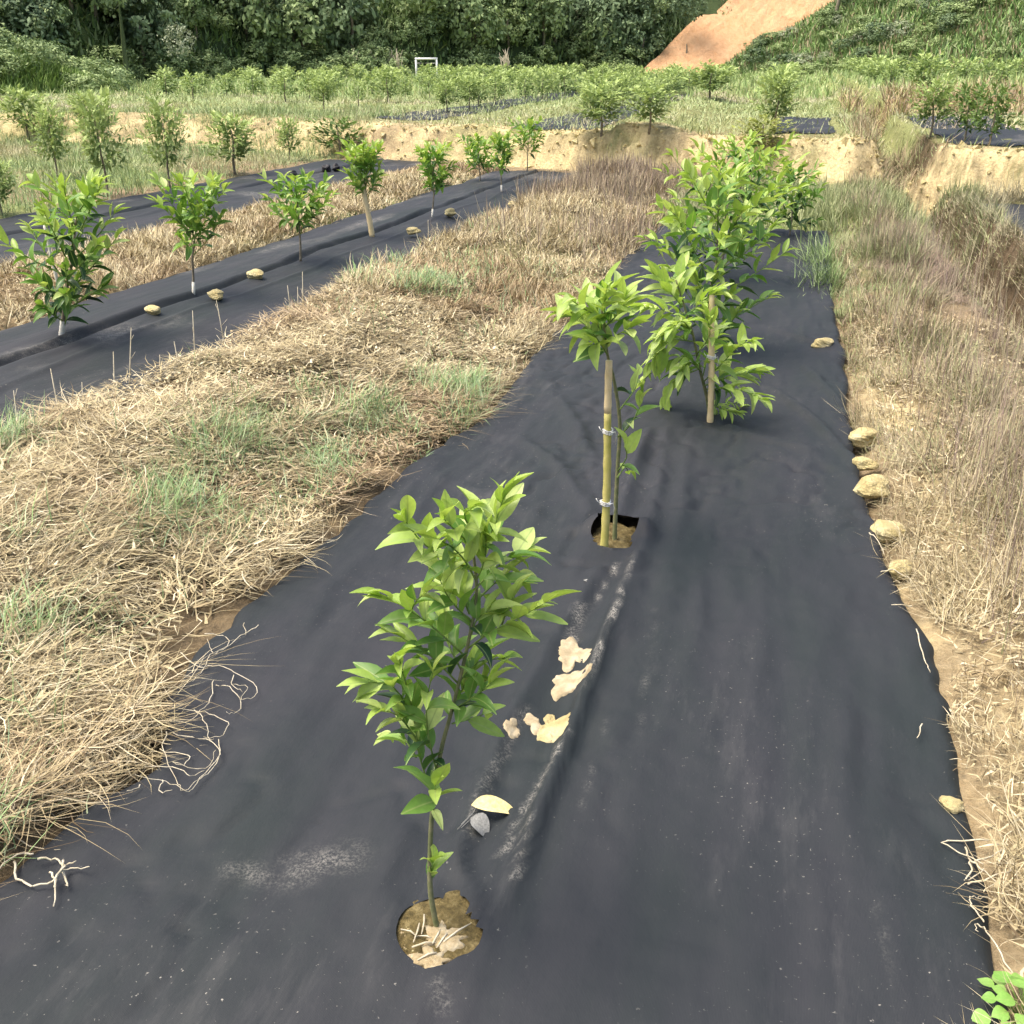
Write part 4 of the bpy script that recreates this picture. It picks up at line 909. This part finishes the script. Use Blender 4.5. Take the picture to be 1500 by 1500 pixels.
runner([[(690, 1298), (580, 1298)]], 3.75, 1150, 550, "dry_straw", "straight pale straw sticking over the mat below the clay clods", .002, "straw")
runner([[(460, 900), (505, 950), (545, 1000)], [(520, 1090), (600, 1090), (680, 1140)]], 3.75, 1150, 550, "dry_straw", "grey straws on the mat edge under the lowest clay clod", .0022, "straw")

# ------------------------------------------------------------------ grass as real blades
def blades(name, P, length, width, az, lean, curl, wander, cols, mat, segs=3, floor=.004):
    n = len(P); k = segs; V = np.zeros((n, 2 * k + 1, 3), np.float32); p = P.copy(); zmin = P[:, 2] + floor
    for i in range(k + 1):
        th = lean + curl * i / k; a_ = az + wander * i / k
        wd = width * (1 - (i / k) ** 1.6) * .5; side = np.stack([-np.sin(a_), np.cos(a_), np.zeros(n)], -1) * wd[:, None]
        if i < k: V[:, 2 * i] = p - side; V[:, 2 * i + 1] = p + side
        else: V[:, 2 * k] = p
        st = length / k; p = p + np.stack([np.sin(th) * np.cos(a_), np.sin(th) * np.sin(a_), np.cos(th)], -1) * st[:, None]
        p[:, 2] = np.maximum(p[:, 2], zmin)
    m = 2 * k + 1; base = (np.arange(n) * m)[:, None]
    quad = np.array([[2 * i, 2 * i + 1, 2 * i + 3, 2 * i + 2] for i in range(k - 1)]).ravel(); tri = np.array([2 * k - 2, 2 * k - 1, 2 * k])
    lp = (base + np.concatenate([quad, tri])[None]).ravel(); per = np.array([4] * (k - 1) + [3]); tot = np.tile(per, n); stt = np.concatenate([[0], np.cumsum(tot)[:-1]])
    C = np.repeat(cols, m, 0)
    return link(name, npmesh(name, V.reshape(-1, 3), lp, stt, tot, mat, C, smooth=False))
def scatter(n, x0, x1, y0, y1, dens=None, view=True, ypow=1.0):
    x = rng.uniform(x0, x1, n); y = y0 + (y1 - y0) * rng.random(n) ** ypow; k = np.ones(n, bool)
    if view:
        r_ = x * cY + y * sY; f = -x * sY + y * cY; dep = f * cP + CAM_H * sP; pxx = 750 + 1500 * r_ / np.maximum(dep, .05); k &= (f > .3) & (pxx > np.where(y < 9, -520, -260)) & (pxx < np.where(y < 9, 2500, 1800))
        vy = 750 + 1500 * (CAM_H * cP - f * sP) / np.maximum(dep, .05); k &= vy < 2000
    if dens is not None: k &= rng.random(n) < dens(x, y)
    x, y = x[k], y[k]; return x, y
def pal(n, *cols, w=None):
    c_ = np.array(cols)[rng.choice(len(cols), n, p=w)]; return c_ * rng.uniform(.75, 1.2, (n, 1))
STRAW = ((.48, .41, .24), (.40, .335, .19), (.62, .55, .37), (.27, .215, .12), (.13, .098, .055)); SW = (.28, .24, .18, .16, .14)
GREEN = ((.19, .28, .10), (.26, .36, .15), (.15, .22, .08), (.34, .41, .21))
GREENPX = [(420, 630, 55), (640, 595, 90), (560, 610, 60), (370, 735, 75), (470, 690, 60), (700, 570, 70), (250, 770, 60), (20, 870, 50), (60, 930, 40), (30, 1080, 50), (330, 690, 60), (520, 420, 60), (640, 440, 60), (0, 700, 40), (170, 900, 40), (20, 1180, 40)]
GP = []
for (px, py, r_) in GREENPX:
    x, y = gp(px, py, .08); GP.append((x, y, r_ * math.sqrt(x * x + y * y + 2.6) / 1500))
def greenness(x, y):
    g_ = np.zeros_like(x)
    for a_, b_, r_ in GP: g_ = np.maximum(g_, np.exp(-(((x - a_) / r_) ** 2 + ((y - b_) / (r_ * 2.0)) ** 2)))
    return g_
def onmat(x, y, grow=0.0):
    k = np.zeros(x.shape, bool)
    for kk, (a_, b_, c_, d_) in MATS.items():
        if kk == 'main': a_, b_ = main_l(y), main_r(y) + .05
        wob = .04 * (vn(y * 6, y * 0, 101) - .5) * 2
        k |= (x > a_ + grow + wob) & (x < b_ - grow + wob) & (y > c_) & (y < d_)
    return k
def field(name, n, box, length, width, lean, curl, cols, mat, dens=None, segs=3, ypow=1.0, grow=.03, wander=1.2, label=None, lift=0.0, azb=None, fl=.004):
    x, y = scatter(n, *box, dens=dens, ypow=ypow); k = ~onmat(x, y, grow); x, y = x[k], y[k]; m = len(x)
    P = np.stack([x, y, land(x, y) + (rng.random(m) * lift if lift else 0)], -1).astype(np.float32)
    c_ = cols(x, y) if callable(cols) else pal(m, *cols)
    f = np.clip(np.hypot(x, y) / 3.5, 1, None) ** .6
    tuft = .5 + .95 * sm(.32, .68, fbm(x * 2.3, y * 2.3, 191, 3))        # tufts stand higher than the hollows between them
    az = np.where(rng.random(m) < .55, 4 * np.pi * vn(x * 1.7, y * 1.7, 192) + rng.normal(size=m) * .9, rng.uniform(0, 2 * np.pi, m)) if azb is None else azb[0] + rng.normal(size=m) * azb[1]
    o = blades(name, P, rng.uniform(*length, m) * tuft, rng.uniform(*width, m) * f, az, rng.uniform(*lean, m), rng.uniform(*curl, m), rng.uniform(-wander, wander, m), c_, mat, segs, fl)
    return tag(o, label, "grass", kind='stuff')
def straw_cols(x, y):
    c_ = pal(len(x), *STRAW, w=SW); t = fbm(x * 1.2, y * 1.2, 111)
    c_ = lerp(c_, c_ * np.array((.84, .77, .76)), sm(.5, .7, t)); return c_
# matted cut straw between the centre mat and the second mat
field("dry_grass", 170000, (-3.55, -1.5, 1.2, 7.5), (.05, .20), (.0024, .0052), (1.1, 1.8), (-.3, .7), straw_cols, M['straw'], ypow=1.3, lift=.09, wander=2.2, grow=-.06, dens=lambda x, y: .10 + .90 * sm(.36, .56, fbm(x * 6, y * 6, 171)), label="matted pale cut straw between the centre mat and the left mat", segs=4)
field("dry_grass", 110000, (-3.55, -1.45, 6.5, 19.3), (.05, .18), (.003, .0055), (.4, 1.7), (-.4, .9), straw_cols, M['straw'], lift=.08, wander=2.6, dens=lambda x, y: .15 + .75 * sm(.35, .55, fbm(x * 3, y * 3, 172)), label="dry grass ridge farther along beside the centre mat")
def brown_cols(x, y):
    c_ = pal(len(x), (.33, .27, .18), (.27, .215, .16), (.22, .17, .14), (.42, .36, .24)); return c_
field("dry_weeds", 20000, (-3.3, -1.0, 9, 18.6), (.14, .36), (.003, .006), (.0, .6), (-.1, .5), brown_cols, M['straw'], dens=lambda x, y: sm(.42, .62, fbm(x * .7, y * .45, 121)) * sm(9, 12, y), label="taller brown weeds at the far end of the left grass ridge")
field("green_grass", 170000, (-3.5, -1.5, 1.2, 12), (.07, .17), (.0022, .0044), (.2, 1.4), (.2, 1.0), ((.24, .36, .14), (.30, .42, .19), (.18, .27, .11), (.40, .46, .27), (.24, .34, .19)), M['grass'], lift=.11, dens=lambda x, y: np.clip(greenness(x, y) ** 2.2 * sm(.40, .62, fbm(x * 4, y * 4, 117)) * 1.2 + .03 * sm(.5, .7, fbm(x * 2, y * 2, 118)), 0, 1), label="green grass tufts in the left straw ridge")
field('dead_leaf_litter', 16000, (-3.5, -1.55, 1.2, 8), (.03, .09), (.006, .013), (1.2, 1.7), (-.4, .5), straw_cols, M['straw'], lift=.10, wander=1.0, grow=-.05, segs=2, label='flat broken blades lying among the cut straw')
field('dead_leaf_litter', 12000, (.6, 1.7, 1.3, 8), (.03, .08), (.005, .011), (1.2, 1.7), (-.4, .5), straw_cols, M['straw'], lift=.05, wander=1.0, segs=2, label='flat broken blades lying on the right bank')
# right bank: upright dry weeds
def rb_cols(x, y):
    c_ = lerp(straw_cols(x, y), pal(len(x), (.30, .27, .15), (.22, .18, .11), (.28, .34, .14), (.20, .155, .12), (.40, .35, .23)), sm(3, 6, y) * sm(.25, .5, fbm(x * 1.6, y * .9, 177)) * .95); c_ = lerp(c_, pal(len(x), *GREEN), sm(.55, .68, fbm(x * 1.3 + 7, y * .8, 181)) * .75 * sm(3, 6, y)); c_ = lerp(c_, pal(len(x), (.27, .19, .16), (.20, .14, .12)), sm(.6, .72, fbm(x * 1.5 + 3, y * .9, 182)) * .7 * sm(3, 6, y)); return c_
field("dry_weeds", 150000, (.42, 2.6, 1.3, 12.9), (.05, .18), (.0018, .0038), (.3, 1.7), (-.6, 1.0), rb_cols, M['straw'], ypow=1.2, lift=.04, wander=1.8, dens=lambda x, y: np.where((x > 1.66) & (x < 2.28) & (y > 3.5), .05, 1) * (1 - .35 * np.exp(-((x - .76) / .10) ** 2)) * (.05 + .95 * sm(.40, .58, fbm(x * 4.5, y * 4.5, 174))), label="tangled dry grass on the right bank", segs=4)
def right_cols(x, y):
    c_ = pal(len(x), (.44, .38, .24), (.36, .30, .19), (.26, .21, .13), (.30, .32, .16), (.24, .18, .15)); g_ = sm(.45, .65, fbm(x * .9, y * .6, 131)); return lerp(c_, pal(len(x), *GREEN), g_ * .55)
field("tall_weeds", 26000, (2.15, 3.4, 5, 17.0), (.1, .36), (.0022, .005), (.1, 1.3), (-.5, 1.1), lambda x, y: lerp(pal(len(x), (.40, .33, .24), (.30, .24, .18), (.48, .41, .28)), pal(len(x), *GREEN), .25), M['straw'], dens=lambda x, y: .2 + .8 * sm(.38, .6, fbm(x * 2.5, y * 2.5, 175)), label="brown bushy weeds beyond the ditch on the right")
field("gap_weeds", 9000, (.95, 2.5, 16.8, 23.5), (.12, .4), (.003, .006), (.1, 1.2), (-.3, .9), lambda x, y: pal(len(x), (.34, .27, .17), (.26, .20, .13), (.42, .36, .22), (.26, .28, .13)), M['straw'], dens=lambda x, y: np.exp(-((x - 1.65) / .42) ** 2), label="brown weeds choking the gap in the earth bank")
field("tall_weeds", 34000, (.55, 1.22, 3, 18.0), (.08, .32), (.0022, .0045), (.0, 1.3), (-.5, 1.2), right_cols, M['straw'], dens=lambda x, y: np.where((x > 1.68) & (x < 2.25), .10, 1) * sm(.55, 1.3, x) * (.15 + .85 * sm(.38, .6, fbm(x * 3.5, y * 3.5, 173))) * sm(2.8, 5.0, y + 1.2 * fbm(x * 2, y * 2, 119)), label="upright dry weeds on the right bank and round the ditch")
field("dry_weeds", 3200, (.75, 1.6, 2.5, 12), (.22, .5), (.0014, .0024), (.0, .35), (-.2, .4), lambda x, y: pal(len(x), (.40, .32, .25), (.30, .22, .19), (.50, .43, .30)), M['straw'], dens=lambda x, y: sm(.4, .6, fbm(x * 2, y * 1.4, 178)), label="sparse thin upright stalks on the right bank")
field("dry_grass", 20000, (.35, 2.8, 12.9, 17.6), (.08, .26), (.003, .006), (.1, 1.2), (-.3, .9), lambda x, y: lerp(pal(len(x), *GREEN), pal(len(x), *STRAW), .35), M['grass'], dens=lambda x, y: np.where((x > 1.66) & (x < 2.2), .08, 1) * (.2 + .8 * sm(.35, .6, fbm(x * 2.5, y * 2.5, 179))), label="greenish grass before the earth bank at the right")
field("green_grass", 5000, (.05, .55, 8.6, 11.6), (.12, .35), (.003, .005), (.2, 1.2), (.1, .8), GREEN, M['grass'], dens=lambda x, y: np.exp(-(((x - .42) / .17) ** 2 + ((y - 10.2) / .9) ** 2)), grow=.45, label="green grass tuft growing over the right mat edge")
field("dry_grass", 9000, (-1.6, .6, 12.7, 18.2), (.10, .34), (.003, .006), (.0, .9), (0, .7), lambda x, y: lerp(pal(len(x), *GREEN), pal(len(x), *STRAW), .35), M['grass'], label="mixed grass behind the last centre saplings")
# edges: straws reaching over the mat
field("edge_straw", 1500, (-1.72, -1.5, 1.2, 12), (.08, .26), (.002, .003), (1.2, 1.7), (.1, .5), straw_cols, M['straw'], lift=.03, grow=.0, azb=(.3, 1.0), label="straws hanging over the left edge of the centre mat", fl=.05, segs=4)
field("edge_straw", 900, (.56, .72, 1.3, 12), (.05, .16), (.002, .003), (1.0, 1.6), (.1, .6), straw_cols, M['straw'], lift=.03, grow=.0, azb=(2.9, 1.0), label="straws hanging over the right edge of the centre mat", fl=.05, segs=4)
# left fields
field("dry_grass", 60000, (-7.3, -5.4, 4, 20.4), (.05, .16), (.003, .006), (.4, 1.6), (0, .8), straw_cols, M['straw'], lift=.04, label="dry grass between the second and third mats")
def lf_cols(x, y):
    g_ = sm(.22, .45, fbm(x * .35, y * .3, 141)); return lerp(pal(len(x), (.48, .45, .27), (.38, .36, .20)), pal(len(x), *GREEN), g_ * .9)
field("field_grass", 60000, (-26, -9.6, 9, 27), (.08, .26), (.003, .006), (.0, 1.0), (0, .7), lf_cols, M['grass'], label="rough green and straw grass of the left field")
# terrace
def terr_cols(x, y):
    g_ = sm(.28, .52, fbm(x * .3, y * .3, 151)) * .85 + .25 * sm(24, 34, y); return lerp(pal(len(x), (.52, .46, .33), (.42, .35, .25)), pal(len(x), (.26, .33, .14), (.32, .40, .18), (.38, .42, .22)), np.clip(g_, 0, 1))
field("field_grass", 80000, (-30, 16, 17, 40), (.08, .22), (.004, .008), (.4, 1.5), (0, .7), terr_cols, M['grass'], dens=lambda x, y: (y > y_bank(x) + .55) * np.where((np.abs(x - 3.3) < .85) & (y < 23), .04, 1) * np.where((np.abs(x - .2) < .7) & (y < 26), .3, 1), label="grass of the upper terrace among the orchard rows")
field("field_grass", 60000, (-60, 45, 38, 92), (.15, .35), (.008, .014), (.0, .9), (0, .7), lambda x, y: pal(len(x), (.22, .32, .11), (.28, .38, .14), (.32, .42, .17), (.38, .42, .21)), M['grass'], dens=lambda x, y: ((fwd(x, y) < fbL(azpx(x, y)) + 1)).astype(float), label="green grass of the far orchard", segs=2)
# crumbled lumps of clay on the bank face, and the fringe of growth along its lip
BX = rng.uniform(-13, 9, 1500); BV = []; BF = []
for x_ in BX:
    y_ = float(y_bank(np.array([x_]))[0]) + .25 + rng.normal() * .28; s_ = rnd.uniform(.015, .05) * (2.2 if rnd.random() < .12 else 1); z_ = land1(x_, y_); b0 = len(BV); q_ = Matrix.Rotation(rnd.uniform(0, 6), 3, Vector((rnd.random(), rnd.random(), 1)).normalized())
    for v in ((1, 0, 0), (-1, 0, 0), (0, 1, 0), (0, -1, 0), (0, 0, .8), (0, 0, -.8)): BV.append(Vector((x_, y_, z_)) + q_ @ Vector(v) * s_ * rnd.uniform(.6, 1.3))
    BF += [(b0 + a_, b0 + b_, b0 + c_) for a_, b_, c_ in ((0, 2, 4), (2, 1, 4), (1, 3, 4), (3, 0, 4), (2, 0, 5), (1, 2, 5), (3, 1, 5), (0, 3, 5))]
tag(link("bank_rubble", pymesh("bank_rubble", BV, BF, M['clod'], False)), "crumbled clay lumps on the face of the pale earth bank", "rubble", kind='stuff')
field("bank_fringe", 36000, (-14, 9, 15.5, 28), (.08, .28), (.003, .006), (.2, 1.9), (.0, 1.0), lambda x, y: pal(len(x), (.50, .43, .27), (.36, .29, .18), (.30, .34, .15), (.24, .31, .13)), M['straw'], dens=lambda x, y: (np.abs(y - y_bank(x) - .62) < .45) * (.15 + .85 * sm(.35, .6, fbm(x * 2.6, y, 176))), label="ragged fringe of grass along the lip of the earth bank")
# growth on the bank face and second bank
field("bank_weeds", 9000, (-14, 9, 15.5, 27), (.12, .35), (.003, .006), (.2, 1.3), (.2, .9), lambda x, y: pal(len(x), (.52, .44, .24), (.36, .30, .18), (.30, .34, .14)), M['straw'], dens=lambda x, y: (np.abs(y - y_bank(x) - .2) < .5) * sm(.45, .75, fbm(x * 2.2, y * 1.8, 161)) * .95, label="weeds clinging to the pale earth bank")
field("bank_weeds", 5000, (1.2, 12, 28.5, 32.5), (.2, .5), (.005, .009), (.1, 1.0), (.2, .9), lambda x, y: pal(len(x), (.40, .30, .18), (.34, .26, .18), (.34, .34, .14)), M['straw'], label="brown weeds on the low second bank at the right")
# ground cover on the right slope
n = 26000; pxx = rng.uniform(1050, 1680, n); fo = rng.random(n) ** 1.0 * 26; f_ = fbR(pxx) + fo; x_, y_ = polar(pxx, f_); z_ = hill_z(pxx, f_)
o = blades("slope_cover", np.stack([x_, y_, z_], -1).astype(np.float32), rng.uniform(.4, .9, n), rng.uniform(.07, .16, n), rng.uniform(0, 6.3, n), rng.uniform(.1, 1.1, n), rng.uniform(.2, 1, n), rng.uniform(-1, 1, n), pal(n, (.16, .27, .08), (.24, .35, .12), (.10, .18, .06), (.30, .36, .18), (.30, .25, .15)), M['grass'], 2)
tag(o, "creepers and tall grass covering the right slope", "ground cover", kind='stuff')
n = 40000; pxx = rng.uniform(-200, 1000, n); f_ = fbL(pxx) + rng.random(n) * 18; x_, y_ = polar(pxx, f_); z_ = hill_z(pxx, f_)
o = blades("slope_cover", np.stack([x_, y_, z_], -1).astype(np.float32), rng.uniform(.5, 1.1, n), rng.uniform(.12, .26, n), rng.uniform(0, 6.3, n), rng.uniform(.1, 1.3, n), rng.uniform(.2, 1, n), rng.uniform(-1, 1, n), pal(n, (.12, .19, .06), (.18, .26, .10), (.08, .13, .05), (.27, .34, .16)), M['grass'], 2)
tag(o, "creepers covering the ground of the wooded hill", "ground cover", kind='stuff')
n = 22000; pxx = rng.uniform(-170, 185, n); f_ = fbN(pxx) + rng.random(n) * 10; x_, y_ = polar(pxx, f_); z_ = hill_z(pxx, f_)
o = blades("slope_cover", np.stack([x_, y_, z_], -1).astype(np.float32), rng.uniform(.4, .8, n), rng.uniform(.06, .12, n), rng.uniform(0, 6.3, n), rng.uniform(.1, 1.1, n), rng.uniform(.2, 1, n), rng.uniform(-1, 1, n), pal(n, (.20, .30, .08), (.28, .38, .12), (.14, .22, .06)), M['grass'], 2)
tag(o, "creepers and grass covering the near left slope", "ground cover", kind='stuff')

# standing stalks on the crest before the second mat
for i, (x0, y0, x1, y1) in enumerate(((192, 480, 178, 572), (166, 515, 166, 580), (74, 540, 82, 604), (20, 572, 18, 612), (234, 520, 232, 556), (282, 455, 280, 522), (332, 478, 300, 516), (317, 440, 326, 482), (421, 418, 424, 462), (443, 398, 442, 452), (436, 420, 433, 455), (505, 392, 497, 424), (566, 358, 567, 402), (572, 372, 574, 398), (627, 322, 630, 362), (640, 326, 642, 356), (700, 312, 703, 336), (120, 560, 118, 590), (255, 500, 262, 535))):
    bx, by = gp(x1, y1, .15); f0 = fwd(bx, by); p0 = Vector((bx, by, land1(bx, by) - .02)); p1 = at_depth(x0, y0, f0)
    t = empty("dry_stalk", p0, "thin whitish dead stalk standing up on the straw crest before the second mat", "stalk", "dead stalks on the straw crest")
    d = p1 - p0; L = [([Vector(), d * .5 + Vector((rnd.uniform(-.01, .01), 0, 0)), d], [.0045, .004, .002])]
    for _ in range(2): q = rnd.uniform(.5, .9); L.append(([d * q, d * q + Vector((rnd.uniform(-.05, .05), rnd.uniform(-.04, .04), rnd.uniform(.02, .06)))], [.002, .001]))
    link("stem", tubes("stem", L, M['vine'], 5), t)

# ------------------------------------------------------------------ round leaved weed in the near right corner
bx, by = gp(1500, 1500); z0 = land1(bx, by); t = empty("round_leaved_weed", (bx, by, z0), "light green round leaved weed in the bottom right corner", "weed")
RL = [pymesh("leaf", *leaf_geo(.85, .15, .35, 7, .02), M['leaf_weed']), pymesh("leaf", *leaf_geo(.95, .2, .2, 7, .015), M['leaf_weed'])]
for i in range(30):
    a_ = i * 2.4; r_ = .010 + .07 * (i / 30) ** .7; h_ = .08 - .06 * (i / 30) + rnd.uniform(-.01, .015); p = Vector((r_ * math.cos(a_), r_ * math.sin(a_), h_))
    link("stem", tubes("stem", [([Vector((0, 0, 0)), p * .6 + Vector((0, 0, .01)), p], .0016)], M['twig'], 5), t)
    o = link("leaf", RL[i % 2], t, leaf_mx(p, Vector((math.cos(a_), math.sin(a_), rnd.uniform(-.1, .4))), rnd.uniform(.028, .042), 1, (rnd.uniform(-.2, .2), rnd.uniform(-.2, .2), 1)))
print("objects", len(S.objects), "orchard", len(cand))
